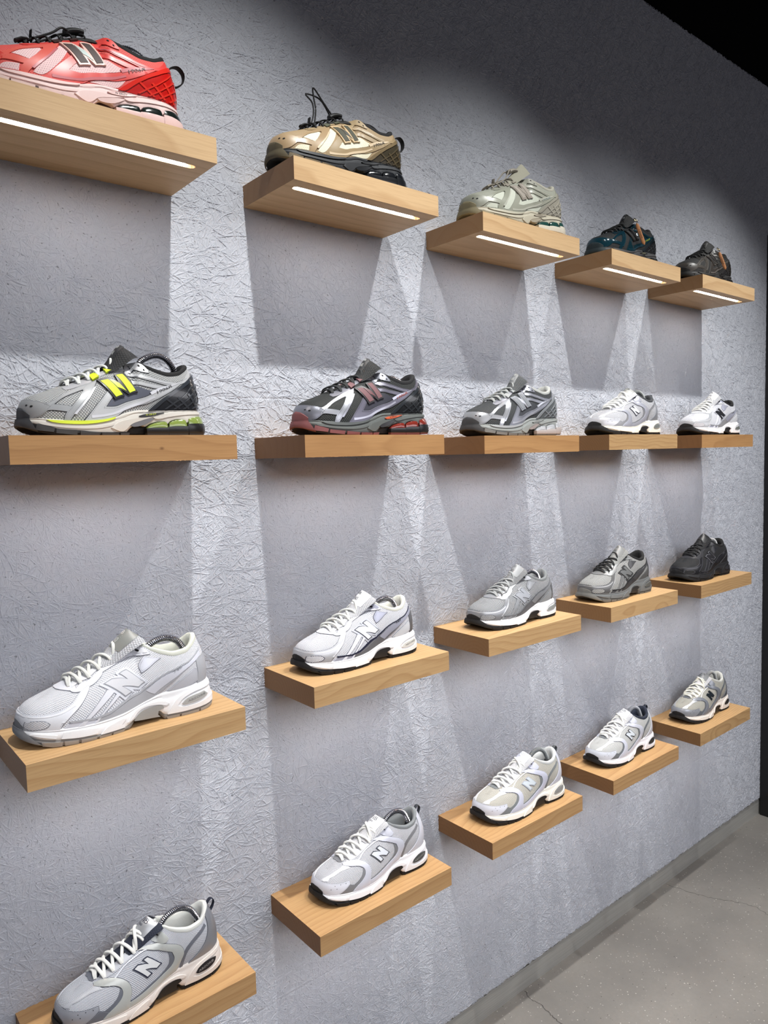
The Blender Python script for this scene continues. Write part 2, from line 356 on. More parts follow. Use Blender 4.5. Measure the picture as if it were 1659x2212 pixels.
def onorm(s):
    h=1e-3
    a=np.clip(np.abs(s),h,1-h)*np.where(s<0,-1,1)
    x1,y1=base(a+h);x0,y0=base(a-h)
    tx,ty=x1-x0,y1-y0;l=np.hypot(tx,ty)+1e-9
    nx,ny=ty/l,-tx/l
    # outward: away from centre
    cx,cy=base(s)[0]-150,base(s)[1]
    sg=np.where(np.abs(s)<.12, np.sign(nx*(base(s)[0]-70)+ny*base(s)[1]), np.where(np.abs(s)>.9,np.sign(nx*(base(s)[0]-240)+ny*base(s)[1]),np.sign(ny*base(s)[1])))
    end0=np.abs(s)<.004;end1=np.abs(s)>.996
    nx=np.where(end0,-1,np.where(end1,1,nx*sg));ny=np.where(end0|end1,0,ny*sg)
    return nx,ny
flare=pchip([0,.1,.3,.5,.6,.7,.8,.9,1.],[3,4,4,3,3,5,6,7,7])
def zbot(m,x): return m.zb(x)
def sole(m,s,z,extra=0.):
    """point on the side wall of the sole at outline parameter s and height z"""
    s=np.asarray(s,float);z=np.asarray(z,float);s,z=np.broadcast_arrays(s,z)
    bx,by=base(s);nx,ny=onorm(s)
    zt=m.zj(bx);zb=m.zb(bx)
    v=np.clip((zt-z)/(zt-zb+1e-6),0,1)
    o=1.5+flare(np.abs(s))*np.sin(np.clip(v*1.25,0,1)*np.pi/2)-1.5*np.clip((v-.8)/.2,0,1)**2
    o=o-5*np.clip((0.1-np.abs(s))/.1,0,1)*v*.6
    o=o+extra
    return np.stack([bx+nx*o,by+ny*o,z],-1)
ZJA=([0,10,50,85,134,156,176,219,292],[27,27,24.5,22,30,37,41,43,45])
ZBA=([0,8,20,35,50,70,150,270,292,300],[19,14.5,8,3.5,1.3,.1,0,0,2,5])
RA=([20,40,47,72,95,116,135,150,172],[60,67,71,82,91,101,109,114,119])
def modelA():
    m=make(ZJA,RA,[121,115,108,104,106,113,120.5,122],[-16,-24,-29,-30,-28,-22,-12,0]);m.zb=pchip(*ZBA);return m
ZJB=([0,10,50,96,140,160,182,201,243,292],[28,27,24,23,26,30,36,40,43,46])
RB=([20,40,47,72,95,116,135,150,172],[56,62,66,77,88,98,107,112,117])
def modelB():
    m=make(ZJB,RB,[118,111,104,99,100,107,115,117],[-16,-24,-29,-30,-28,-22,-12,0]);m.zb=pchip(*ZBA);return m
MS, MT = 320., 85.                 # millimetres per unit of the outline and meridian parameters
class Acc:
    """collects pieces of one part into one mesh"""
    def __init__(s): s.V = []; s.F = []; s.U = []; s.P = []
    def add(s, V, F, U=None):
        if len(F): s.P.append((list(V), list(F), None if U is None else list(U)))
        b = len(s.V); s.V += [tuple(v) for v in V]; s.F += [tuple(b + i for i in f) for f in F]
        s.U += [tuple(u) for u in (U if U is not None else [(0, 0)] * len(V))]
def wrap(s):
    s = np.asarray(s, float)
    return np.where(s > 1, -(2 - s), np.where(s < -1, 2 + s, s))
def unormal(m, s, t):
    e = .004; s = np.asarray(s, float); t = np.asarray(t, float)
    s0, s1 = np.clip(s - e, -1, 1), np.clip(s + e, -1, 1); t0, t1 = np.clip(t - e, 0, 1), np.clip(t + e, 0, 1)
    n = np.cross(upper(m, s1, t) - upper(m, s0, t), upper(m, s, t1) - upper(m, s, t0))
    n /= np.linalg.norm(n, axis=-1, keepdims=True) + 1e-9
    P = upper(m, s, t); c = np.stack([np.clip(P[..., 0], 70, 235), 0 * P[..., 0], 0 * P[..., 0] + 45], -1)
    sg = np.sign((n * (P - c)).sum(-1, keepdims=True)); sg[sg == 0] = 1
    return n * sg
def up(m, s, t, off=0.):
    s = wrap(s); P = upper(m, s, t)
    return P + unormal(m, s, t) * np.asarray(off)[..., None] if np.ndim(off) else P + unormal(m, s, t) * off
def so(m, s, z, off=0.):
    return sole(m, wrap(s), z, off)
def smooth_poly(P, corner=50, it=2):
    P = [np.array(p, float) for p in P]
    sharp = []
    n = len(P)
    for i in range(n):
        a, b = P[i] - P[i - 1], P[(i + 1) % n] - P[i]
        c = math.degrees(math.acos(max(-1, min(1, float(a @ b) / (np.linalg.norm(a) * np.linalg.norm(b) + 1e-9)))))
        sharp.append(c > corner)
    for _ in range(it):
        Q = []; S2 = []; n = len(P)
        for i in range(n):
            j = (i + 1) % n
            if sharp[i]: Q.append(P[i]); S2.append(True)
            else: Q.append(P[i] * .75 + P[j] * .25); S2.append(False)
            if not sharp[j]: Q.append(P[i] * .25 + P[j] * .75); S2.append(False)
        P, sharp = Q, S2
    return P
def grow(P, d):
    """offset a closed polygon (metric units) outwards by d"""
    P = [np.array(p, float) for p in P]; n = len(P)
    A = sum(P[i][0] * P[(i + 1) % n][1] - P[(i + 1) % n][0] * P[i][1] for i in range(n)); sg = 1 if A > 0 else -1
    out = []
    for i in range(n):
        a = P[i] - P[i - 1]; b = P[(i + 1) % n] - P[i]
        a = a / (np.linalg.norm(a) + 1e-9); b = b / (np.linalg.norm(b) + 1e-9)
        na = np.array([a[1], -a[0]]) * sg; nb = np.array([b[1], -b[0]]) * sg
        k = na + nb; l = float(k @ k)
        k = k / (l + 1e-9) * 2 if l > .35 else k / (math.sqrt(l) + 1e-9) * 1.6
        out.append(P[i] + k * d)
    return out
def patch(m, poly, surf='up', off=1.0, thick=1.2, gro=0., step=5., corner=50, smooth=True, mirror=False, dome=0.):
    sx, sy = (MS, MT) if surf == 'up' else (MS, 1.)
    P = [(a * sx, b * sy) for a, b in poly]
    if smooth: P = smooth_poly(P, corner)
    if gro: P = grow(P, gro)
    if surf == 'up': P = [(p[0], min(max(p[1], 0.), MT)) for p in P]
    Q = []
    for i in range(len(P)):                        # densify the outline
        a, b = np.array(P[i - 1], float), np.array(P[i], float); d = np.linalg.norm(b - a)
        if d < .05: continue
        k = max(1, int(d / step))
        for j in range(1, k + 1): Q.append(a + (b - a) * j / k)
    P = Q
    xs = [p[0] for p in P]; ys = [p[1] for p in P]
    pts = [Vector((float(p[0]), float(p[1]))) for p in P]; n = len(pts)
    def inside(x, y):
        c = False; j = n - 1
        for i in range(n):
            if (P[i][1] > y) != (P[j][1] > y) and x < (P[j][0] - P[i][0]) * (y - P[i][1]) / (P[j][1] - P[i][1]) + P[i][0]: c = not c
            j = i
        return c
    A = np.array(P)
    gx = np.arange(min(xs) + step * .5, max(xs), step); gy = np.arange(min(ys) + step * .5, max(ys), step)
    for x in gx:
        for y in gy:
            if inside(x, y) and np.min(np.hypot(A[:, 0] - x, A[:, 1] - y)) > step * .45: pts.append(Vector((float(x), float(y))))
    try:
        ov, _, of, *_r = delaunay_2d_cdt(pts, [], [list(range(n))], 1, 1e-4)
    except Exception:
        return [], [], []
    used = sorted({i for f in of for i in f}); idx = {u: k for k, u in enumerate(used)}
    v2 = np.array([(ov[u].x, ov[u].y) for u in used]); F = [tuple(idx[i] for i in f) for f in of]
    if not len(v2): return [], [], []
    if mirror: v2[:, 0] *= -1; F = [tuple(reversed(f)) for f in F]
    s, q = v2[:, 0] / sx, v2[:, 1] / sy
    o = np.full(len(s), float(off))
    if dome:
        Am = A.copy()
        if mirror: Am[:, 0] *= -1
        dd = np.array([np.min(np.hypot(Am[:, 0] - x, Am[:, 1] - y)) for x, y in v2]); o = o + dome * (1 - np.exp(-dd / 4.))
    fn = up if surf == 'up' else so
    top = fn(m, s, q, o)
    bot = fn(m, s, q, np.full(len(s), float(off - thick)))
    cnt = {}
    for f in F:
        for a, b in zip(f, f[1:] + f[:1]): cnt[(a, b)] = 1
    rim = [(a, b) for (a, b) in cnt if (b, a) not in cnt]
    V = [tuple(p) for p in top]; U = [(a, b) for a, b in v2]; mp = {}
    for a, b in rim:
        for i in (a, b):
            if i not in mp: mp[i] = len(V); V.append(tuple(bot[i])); U.append(tuple(v2[i]))
    for a, b in rim: F.append((b, a, mp[a], mp[b]))
    # consistent outward facing
    return V, F, U
def both(acc, m, poly, **k):
    acc.add(*patch(m, poly, **k)); acc.add(*patch(m, poly, mirror=True, **k))
def grid(rows):
    """quad grid from an array of shape (n, k, 3)"""
    n, k = rows.shape[:2]
    V = rows.reshape(-1, 3); F = [(i * k + j, i * k + j + 1, (i + 1) * k + j + 1, (i + 1) * k + j) for i in range(n - 1) for j in range(k - 1)]
    return V, F
def tube(path, wide, high, nrm=None, seg=8, cap=True):
    P = np.array(path, float); n = len(P)
    T = np.gradient(P, axis=0); T /= np.linalg.norm(T, axis=1, keepdims=True) + 1e-9
    if nrm is None: nrm = np.tile(np.array([0, 0, 1.]), (n, 1))
    N = np.array(nrm, float); N = N - (N * T).sum(1, keepdims=True) * T
    l = np.linalg.norm(N, axis=1, keepdims=True); N = np.where(l > .05, N / (l + 1e-9), np.array([[0, 1., 0]]))
    B = np.cross(T, N)
    a = np.linspace(0, 2 * math.pi, seg, endpoint=False)
    w = np.broadcast_to(np.asarray(wide, float), (n,)); h = np.broadcast_to(np.asarray(high, float), (n,))
    R = P[:, None] + B[:, None] * (np.cos(a)[None, :, None] * w[:, None, None]) + N[:, None] * (np.sin(a)[None, :, None] * h[:, None, None])
    V = [tuple(v) for v in R.reshape(-1, 3)]
    F = [(i * seg + j, i * seg + (j + 1) % seg, (i + 1) * seg + (j + 1) % seg, (i + 1) * seg + j) for i in range(n - 1) for j in range(seg)]
    if cap: F += [tuple(reversed(range(seg))), tuple(range((n - 1) * seg, n * seg))]
    return V, F
def resample(P, n):
    P = np.array(P, float); Q = []
    for i in range(len(P) - 1):                    # Catmull-Rom
        p0, p1, p2, p3 = P[max(i - 1, 0)], P[i], P[i + 1], P[min(i + 2, len(P) - 1)]
        for t in np.linspace(0, 1, n, endpoint=False):
            Q.append(.5 * ((2 * p1) + (-p0 + p2) * t + (2 * p0 - 5 * p1 + 4 * p2 - p3) * t * t + (-p0 + 3 * p1 - 3 * p2 + p3) * t ** 3))
    Q.append(P[-1]); return np.array(Q)
_txt = {}
def text2d(body):
    if body not in _txt:
        c = bpy.data.curves.new('lettering', 'FONT'); c.body = body; c.size = 1; c.resolution_u = 2; c.align_x = 'LEFT'
        o = bpy.data.objects.new('lettering', c); me = bpy.data.meshes.new_from_object(o)
        V = np.array([v.co[:2] for v in me.vertices]); F = [tuple(p.vertices) for p in me.polygons]
        V[:, 0] -= V[:, 0].min(); V[:, 1] -= V[:, 1].min(); V /= V[:, 1].max()
        bpy.data.objects.remove(o); bpy.data.curves.remove(c); bpy.data.meshes.remove(me)
        _txt[body] = (V, F)
    return _txt[body]
def stitches(m, poly, off, inset=1.5, gap=2.7, mirror=False):
    """a row of short thread dashes just inside the edge of a panel"""
    P = grow(smooth_poly([(a * MS, b * MT) for a, b in poly]), -inset); V = []; F = []
    P = [np.array(p) for p in P]; P.append(P[0]); acc_ = 0.
    for a, b in zip(P[:-1], P[1:]):
        L = np.linalg.norm(b - a)
        if L < 1e-6: continue
        d = (b - a) / L; n_ = np.array([-d[1], d[0]]); q = (gap - acc_) % gap
        while q < L:
            c = a + d * q
            if 2.5 < c[1] < MT * .97:
                k = len(V); V += [tuple(c + d * e * .75 + n_ * f * .28) for e, f in ((-1, -1), (1, -1), (1, 1), (-1, 1))]; F.append((k, k + 1, k + 2, k + 3))
            q += gap
        acc_ = (acc_ + L) % gap
    if not V: return [], []
    A = np.array(V)
    if mirror: A[:, 0] *= -1
    return [tuple(p) for p in up(m, A[:, 0] / MS, A[:, 1] / MT, off)], F
def text_on(m, body, p0, p1, height, surf='up', off=1.3, shear=.2):
    """lettering whose baseline runs from p0 to p1 (surface parameters)"""
    V, F = text2d(body); sx, sy = (MS, MT) if surf == 'up' else (MS, 1.)
    a = np.array([p0[0] * sx, p0[1] * sy]); b = np.array([p1[0] * sx, p1[1] * sy]); L = np.linalg.norm(b - a); d = (b - a) / L; nn = np.array([-d[1], d[0]])
    x = (V[:, 0] + shear * V[:, 1]) / (V[:, 0].max() + shear) * L; y = V[:, 1] * height
    Q = a + x[:, None] * d + y[:, None] * nn
    W = (up if surf == 'up' else so)(m, Q[:, 0] / sx, Q[:, 1] / sy, off)
    return [tuple(w) for w in W], F
def disc(m, s, t, r, off=1.4, surf='up'):
    sx, sy = (MS, MT) if surf == 'up' else (MS, 1.)
    a = np.linspace(0, 2 * math.pi, 10, endpoint=False); S = s + np.cos(a) * r / sx; T = t + np.sin(a) * r / sy
    return [tuple(p) for p in (up if surf == 'up' else so)(m, S, T, off)], [tuple(range(10))]

# ------------------------------------------------------------------ outlines of the three last designs, in surface parameters
N_A = [(.39, .592), (.445, .579), (.495, .430), (.485, .596), (.5363, .667), (.5888, .329), (.535, .237), (.4975, .312), (.5125, .212), (.4587, .2)]
BARS_A = [[(.4062, .540), (.4463, .528), (.5010, .235), (.465, .226)], [(.492, .565), (.527, .605), (.5775, .342), (.5413, .268)]]
DIA_A = [(.4538, .510), (.4975, .408), (.5260, .288), (.4825, .352)]
A_ = dict(
    cap=[(-.10, 0), (-.125, .10), (-.155, .20), (-.135, .30), (-.09, .41), (-.04, .50), (.0, .52), (.04, .50), (.09, .41), (.135, .31), (.1525, .225), (.125, .12), (.095, .02), (.05, 0), (0, 0), (-.05, 0)],
    a1=[(.1113, .296), (.1513, .338), (.1987, .458), (.2588, .56), (.31, .62), (.36, .60), (.3538, .508), (.3313, .483), (.2988, .508), (.2475, .454), (.2063, .40), (.1687, .292), (.1475, .221)],
    a2=[(.3362, .60), (.39, .60), (.3725, .483), (.3362, .362), (.2888, .233), (.2463, .075), (.2312, .0), (.2038, .0), (.2138, .104), (.2412, .208), (.28, .346), (.31, .475), (.3063, .52)],
    a3=[(.1363, .285), (.1763, .272), (.2463, .212), (.2375, .129), (.215, .133), (.1462, .175), (.1262, .146)],
    saddle=[(.4325, .345), (.3975, .258), (.3525, .167), (.29, .0), (.37, 0), (.45, .0), (.4763, .012), (.5263, .062), (.6138, .105), (.6938, .258), (.7988, .558), (.8675, .754), (.9087, .79), (.83, .765), (.7963, .69), (.7163, .496), (.64, .30), (.5737, .175), (.50, .115), (.455, .110), (.41, .138), (.44, .22), (.4625, .262)],
    stra=[(.55, .70), (.61, .745), (.675, .785), (.75, .785), (.805, .775), (.845, .685), (.7837, .667), (.6713, .69), (.55, .62)],
    strb=[(.5675, .55), (.6187, .59), (.6687, .615), (.7475, .637), (.7075, .52), (.6288, .52), (.57, .465)],
    eyelet=[(.5388, .62), (.55, .74), (.555, .88), (.575, 1.0), (.61, 1.0), (.645, .985), (.665, .93), (.668, .86), (.64, .83), (.605, .80), (.588, .82), (.578, .74), (.565, .66)],
    collar=[(.945, .93), (.9463, .829), (.9238, .735), (.8675, .700), (.8288, .69), (.87, .775), (.91, .86)],
    heel=[(.655, 0), (.7312, .28), (.8288, .575), (.93, .73), (1.0, .76), (1.07, .73), (1.1712, .575), (1.2688, .28), (1.345, 0), (1.2, 0), (1.1, 0), (1., 0), (.9, 0), (.8, 0)],
    band=[(.640, 0), (.7312, .315), (.8288, .630), (.93, .79), (1.0, .82), (1.07, .79), (1.1712, .63), (1.2688, .315), (1.36, 0), (1.325, 0), (1.2588, .25), (1.17, .535), (1.07, .69), (1, .72), (.93, .69), (.83, .535), (.7412, .25), (.675, 0)],
    eyestay=[(.2263, .58), (.2612, .583), (.3137, .627), (.365, .60), (.3962, .65), (.43, .68), (.4838, .71), (.52, .72), (.55, .75), (.55, .93), (.51, .90), (.46, .84), (.40, .80), (.34, .80), (.28, .80), (.23, .75), (.21, .68)],
    tabs=[[(.372, .61), (.408, .645), (.398, .80), (.362, .775)], [(.452, .68), (.490, .715), (.486, .865), (.448, .84)]],
    net=[(.4338, .308), (.3688, .150), (.4863, .10), (.5737, .175), (.69, .44), (.60, .46), (.5688, .433), (.53, .33)],
    vent=[(.0425, .325), (.0875, .265), (.0775, .221), (.0488, .287)],
    yel=[(.13, 25.2), (.19, 24.0), (.2913, 23.5), (.3862, 25.3), (.4512, 30.1), (.445, 27), (.3987, 22.5), (.32, 18.8), (.2512, 18.2), (.1875, 19.5), (.1487, 21.9)],
    win=[(.5813, 32.7), (.6175, 36.5), (.735, 39.5), (.6687, 33.3), (.5938, 30.6)],
    arch=[(.525, 17.3), (.5588, 23.5), (.6138, 28.0), (.672, 29.2), (.61, 17.5), (.5375, 14.2)],
    blocks=[[(.0962, 19.0), (.165, 12.2), (.1587, 6.2), (.0888, 9.6)], [(.1707, 10.9), (.2575, 8.0), (.255, 1.6), (.1687, 4.6)], [(.2688, 7.6), (.3588, 5.2), (.3575, .6), (.2688, 1.2)], [(.370, 5.2), (.455, 4.8), (.4575, .5), (.3725, .5)], [(.465, 4.9), (.515, 5.4), (.512, .5), (.467, .5)]])
N_B = [(.505, .446), (.5713, .308), (.5463, .258), (.4812, .308), (.5088, .217), (.4875, .204), (.4263, .421), (.4475, .429), (.5063, .346), (.4838, .438)]
B_ = dict(
    cap=[(-.205, .06), (-.21, .20), (-.2, .25), (-.1438, .275), (-.0875, .35), (-.0413, .415), (0, .425), (.0413, .415), (.0875, .35), (.1438, .28), (.2138, .267), (.215, .192), (.1975, .142), (.1538, .042), (.13, 0), (.05, 0), (0, 0), (-.05, 0), (-.13, 0)],
    dots=[(.1138, .254), (.15, .25), (.1875, .237), (.09, .167), (.1238, .167)],
    grey=[(.13, 0), (.1538, .042), (.215, .179), (.2712, .087), (.2425, .0), (.19, 0)],
    vstrip=[(.0288, .43), (.0725, .43), (.0837, .529), (.1738, .579), (.2425, .517), (.2325, .596), (.215, .70), (.18, .66), (.135, .658), (.0775, .637), (.045, .56)],
    vgray=[(.17, 1.0), (.175, .87), (.2, .79), (.235, .83), (.24, 1.0)],
    swoosh=[(.2038, .738), (.2463, .692), (.285, .616), (.3362, .487), (.3725, .367), (.39, .279), (.395, .196), (.3813, .105), (.3675, 0), (.3325, 0), (.27, 0), (.2325, .013), (.26, .083), (.3037, .133), (.3362, .188), (.3462, .254), (.3388, .338), (.3025, .442), (.2525, .53), (.2038, .668)],
    cres1=[(.2412, .134), (.29, .186), (.3213, .25), (.3325, .331), (.3455, .285), (.3412, .2), (.305, .136), (.2725, .086)],
    eyestay=[(.235, .68), (.285, .64), (.335, .61), (.395, .62), (.46, .62), (.55, .65), (.555, .82), (.50, .82), (.46, .80), (.40, .79), (.32, .78), (.24, .80)],
    saddle=[(.4587, .645), (.5325, .629), (.6013, .679), (.6738, .664), (.7112, .577), (.7212, .396), (.7038, .254), (.685, .125), (.6613, .0), (.5813, .0), (.4788, .0), (.3762, .0), (.3675, .017), (.3713, .062), (.45, .058), (.5425, .075), (.6125, .146), (.6475, .242), (.6575, .367), (.6438, .504), (.5988, .546), (.5375, .525)],
    cres2=[(.6188, .527), (.6387, .496), (.6562, .346), (.6462, .175), (.6125, .098), (.4875, .042), (.385, .04), (.3838, .077), (.4825, .087), (.5675, .117), (.6175, .242), (.6275, .379)],
    heelgrey=[(.685, 0), (.695, .125), (.7112, .3), (.7312, .496), (.7913, .733), (.8788, .87), (.8875, .77), (.83, .679), (.785, .579), (.7438, .4), (.7188, .175), (.705, .0)],
    counter=[(.905, 1.0), (.905, .88), (.90, .72), (.885, .52), (.855, .33), (.8037, .142), (.7438, .0), (.82, 0), (.9, 0), (1., 0), (1.1, 0), (1.18, 0), (1.2562, 0), (1.1963, .142), (1.145, .33), (1.115, .52), (1.1, .72), (1.095, .88), (1.095, 1.)],
    eyelet=[(.5475, .70), (.5437, .83), (.5637, .93), (.605, .90), (.6338, .80), (.6175, .70), (.58, .655)],
    win=[(.7863, 21.4), (.815, 30.3), (.8875, 32.6), (.9163, 29.5), (.9025, 23.3), (.8575, 18.9), (.7988, 19.3)])
N_C = [(.5188, .487), (.5938, .325), (.565, .25), (.4838, .287), (.525, .192), (.495, .167), (.41, .425), (.4438, .433), (.5188, .354), (.4863, .454)]
NB_C = [(.5237, .535), (.6125, .325), (.5713, .204), (.535, .217), (.5437, .192), (.4912, .119), (.38, .45), (.4412, .46), (.475, .437), (.465, .489)]
C_ = dict(
    band=[(-.30, .43), (-.27, .41), (-.2112, .317), (-.15, .3), (-.0762, .346), (-.0163, .408), (.0163, .408), (.0762, .346), (.15, .3), (.2112, .317), (.255, .375), (.2812, .475), (.3113, .547), (.3437, .545), (.3237, .425), (.2863, .296), (.2438, .188), (.2063, .092), (.19, .0), (.15, 0), (.08, 0), (0, 0), (-.08, 0), (-.15, 0), (-.19, 0), (-.2063, .092), (-.2438, .188), (-.2863, .296), (-.3237, .425)],
    twin=[(.0525, .087), (.0575, .171), (.09, .196), (.13, .174), (.1492, .103), (.1387, .046), (.0762, .008), (.0562, .029)],
    front=[(.17, 1.0), (.172, .93), (.19, .82), (.22, .70), (.2537, .60), (.2775, .56), (.27, .75), (.25, .85), (.245, 1.0)],
    eyestay=[(.2463, .633), (.2688, .579), (.3013, .658), (.3362, .604), (.375, .654), (.43, .721), (.47, .696), (.5, .717), (.5537, .838), (.5913, .963), (.6313, .932), (.6425, .875), (.5888, .783), (.5388, .729), (.5088, .637), (.45, .621), (.4113, .617), (.4038, .567), (.3638, .504), (.3237, .513), (.29, .50), (.2575, .554)],
    inner=[(.2663, .80), (.2588, .66), (.3013, .698), (.3362, .654), (.375, .694), (.43, .761), (.47, .746), (.5, .767), (.5337, .848), (.56, .92), (.50, .88), (.44, .84), (.38, .80), (.32, .80)],
    diag1=[(.4163, .330), (.45, .27), (.3025, .045), (.2925, .0), (.2625, .0)],
    diag2=[(.4587, .233), (.4738, .204), (.375, .057), (.355, .0), (.335, .0)],
    dark=[(.3488, .0), (.3588, .056), (.4587, .063), (.5713, .150), (.7238, .438), (.7875, .573), (.8175, .478), (.7225, .163), (.65, 0), (.55, 0), (.45, 0)],
    lav=[(.6025, .175), (.7225, .455), (.8875, .715), (.93, .735), (.9263, .633), (.8388, .55), (.7325, .255), (.6462, .063)],
    thin=[(.2312, .100), (.3438, .062), (.415, .073), (.5725, .179), (.7275, .527), (.80, .66), (.9363, .783), (.93, .755), (.80, .625), (.7263, .494), (.5713, .148), (.4138, .047), (.3425, .040), (.2363, .07)],
    bottom=[(.205, 0), (.2363, .08), (.3438, .045), (.3588, 0)],
    white=[(.7225, .035), (.80, .26), (.88, .43), (.895, .362), (.8925, .079), (.8413, .0), (.76, 0)],
    hstripe=[(.895, .617), (.95, .60), (1., .62), (1.05, .6), (1.105, .617), (1.105, .5), (1.1, .2), (1.11, 0), (1, 0), (.89, .0), (.8987, .296)],
    flash=[(.5788, .592), (.6025, .775), (.6987, .845), (.66, .716), (.5887, .479)],
    eyel=[(.5463, .825), (.5825, .955), (.60, .953), (.6313, .912), (.62, .858), (.5488, .804)],
    win=[(.7925, 20.3), (.8213, 27.6), (.915, 30.5), (.9325, 24.5), (.8862, 18.8), (.8025, 17.9)])
ZM = {'A': pchip([0, .05, .09, .165, .172, .26, .36, .455, .5, .52, .56, .60, .615, .645, .70, .73, .745, .765, .81, .845, .86, .89, .93, .96, 1.],
                 [24, 21, 18.5, 11.8, 10.8, 8, 5, 4.8, 5.5, 11, 18, 17, 15.5, 20, 23.4, 23.4, 19, 24, 27.5, 26, 21.5, 29, 32.5, 33.5, 34]),
      'B': pchip([0, .05, .1, .15, .18, .25, .30, .36, .42, .48, .5, .53, .555, .60, .64, .67, .683, .695, .71, .75, .85, .95, 1.],
                 [23, 20, 15, 11.5, 10.5, 8.6, 7, 5.5, 5, 5.5, 8, 13, 16.5, 17, 16.5, 14, 10, 7, 6, 5.5, 5.5, 7.5, 9])}
ZM['C'] = ZM['B']
MODEL = {'A': modelA(), 'B': modelB(), 'C': modelB()}

def build_shoe(kind, col, x, dist, z, yaw, k, label, group='sneakers on display along the white wall', opts=()):
    m = MODEL[kind]; D = {'A': A_, 'B': B_, 'C': C_}[kind]
    root = bpy.data.objects.new('sneaker', None); COL.objects.link(root); root.location = (x, WALL - dist, z); root.rotation_euler.z = math.radians(yaw); root.empty_display_size = .05
    tag(root, label, 'shoe', group)
    K = k / 1000.
    c = dict(col)
    def M(name, key, rough=.5, metal=0., coat=0., bump=0.):
        v = c[key]
        if isinstance(v, tuple) and len(v) == 2 and isinstance(v[0], tuple): v, (rough, metal) = v
        return mat(name, v, rough, metal, coat=coat, bump=bump)
    util = 'utility' in opts
    out = {}
    def emit(name, acc, material, parent=root, uv=False, lab=None):
        if not acc.F: return None
        o = mesh_obj(name, acc.V, acc.F, material, parent, uv=acc.U if uv else None, scale=K)
        # upright shading for one-sided shells is not needed: Cycles shades both faces
        if lab: o['label'] = lab
        out[name] = o; return o
    def emits(name, acc, material, parent=root, uv=False):
        """every separate piece becomes a part of its own"""
        o = None
        for V, F, U in acc.P:
            o1 = mesh_obj(name, V, F, material, parent, uv=U if uv else None, scale=K); o = o or o1
        return o
    pitch = {'A': (4.6, 2.1, .36), 'B': (2.9, 1.35, .34), 'C': (3.8, 1.7, .31)}[kind]
    if 'perforated' in opts: pitch = (3.2, 2.6, .17)
    net = net_mat('sports_mesh', c['net'], c['hole'], pitch[0], pitch[1], pitch[2])
    # upper shell
    S = np.concatenate([np.linspace(-1, -.12, 110), np.linspace(-.12, .12, 41)[1:-1], np.linspace(.12, 1, 110)])
    T = np.linspace(0, 1, 26); SS, TT = np.meshgrid(S, T, indexing='ij'); a = Acc(); V, F = grid(upper(m, SS, TT)); a.add(V, F, np.stack([SS.ravel() * MS, TT.ravel() * MT], -1))
    emit('upper', a, net, uv=True)
    # midsole
    zm = ZM[kind]; S = np.concatenate([np.linspace(-1, -.12, 150), np.linspace(-.12, .12, 41)[1:-1], np.linspace(.12, 1, 150)])
    bx, _ = base(S); zt = m.zj(bx) + 1.2; zb = zm(np.abs(S))
    rows = []
    for v, o in ((0, -3.5), (0, -.3), (.05, .9), (.14, 1.3), (.22, .2), (.30, .9), (.55, 1.4), (.8, 1.2), (.95, .4), (1., -1), (1, -14)):
        zz = zt * (1 - v) + zb * v; rows.append(so(m, S, zz, o - 1.2))
    a = Acc(); a.add(*grid(np.array(rows)))
    if kind == 'A':
        both(a, m, [(.42, 13), (.46, 22), (.52, 27), (.60, 30), (.66, 31.5), (.60, 26), (.53, 20), (.50, 10), (.47, 6)], surf='sole', off=1.6, thick=3)
        both(a, m, [(.10, 20), (.2, 16), (.3, 14.5), (.38, 16), (.44, 20), (.44, 17), (.38, 12.5), (.3, 11), (.2, 12.5), (.12, 17)], surf='sole', off=1.3, thick=3)
        both(a, m, [(.66, 31), (.74, 38), (.85, 41), (.97, 42), (.97, 38), (.86, 36), (.76, 32), (.68, 27)], surf='sole', off=1.7, thick=3)
    else:
        for w in ([(.195, 12), (.205, 20), (.27, 19.5), (.35, 16.5), (.345, 9), (.27, 9)], [(.36, 6), (.385, 13), (.42, 17), (.47, 20), (.485, 19), (.46, 12), (.475, 6.5)],
                  [(.075, 21), (.09, 23), (.15, 19), (.18, 17.5), (.175, 13), (.12, 17)],
                  [(.49, 12), (.53, 26), (.60, 31), (.68, 31), (.72, 25), (.70, 22), (.66, 26.5), (.60, 28), (.55, 25), (.515, 14)],
                  [(.705, 8), (.76, 30), (.86, 39.5), (.95, 41), (1.0, 41), (1.0, 36), (.93, 36), (.85, 34), (.79, 27), (.765, 18), (.80, 14), (.88, 15), (.94, 19), (1., 20), (1., 10), (.93, 9), (.80, 7.2)]):
            both(a, m, w, surf='sole', off=1.9, thick=3.4)
    emit('midsole', a, M('sole_foam', 'midsole', .62))
    if kind != 'A':
        a = Acc(); both(a, m, [(.525, 11), (.545, 19), (.575, 23.5), (.63, 25.5), (.678, 24.5), (.688, 20), (.655, 16), (.652, 11), (.665, 7), (.62, 8), (.57, 9)], surf='sole', off=1.5, thick=6, step=3); emits('arch_shank', a, M('arch_shank', 'shankc' if 'shankc' in c else 'outsole', .5))
    # outsole: dark core, tread blocks
    core = Acc(); ins = 6 * np.clip(np.minimum((np.abs(S) - .5) / .04, (.69 - np.abs(S)) / .02), 0, 1)
    if kind == 'A': ins = 9 * np.clip((np.abs(S) - .5) / .04, 0, 1) * np.clip((.93 - np.abs(S)) / .05, .45, 1)
    zg = m.zb(bx); lift = ins / 6 * 9 if kind != 'A' else ins / 9 * 3
    rows = [so(m, S, zg + lift, -5. - ins), so(m, S, zg + lift + .8, -.8 - ins), so(m, S, (zg + lift) * .4 + zb * .6, .1 - ins), so(m, S, zb + 2.5, -1. - ins)]
    cen = np.stack([np.clip(bx, 30, 270), 0 * bx + 3, zg + lift], -1)
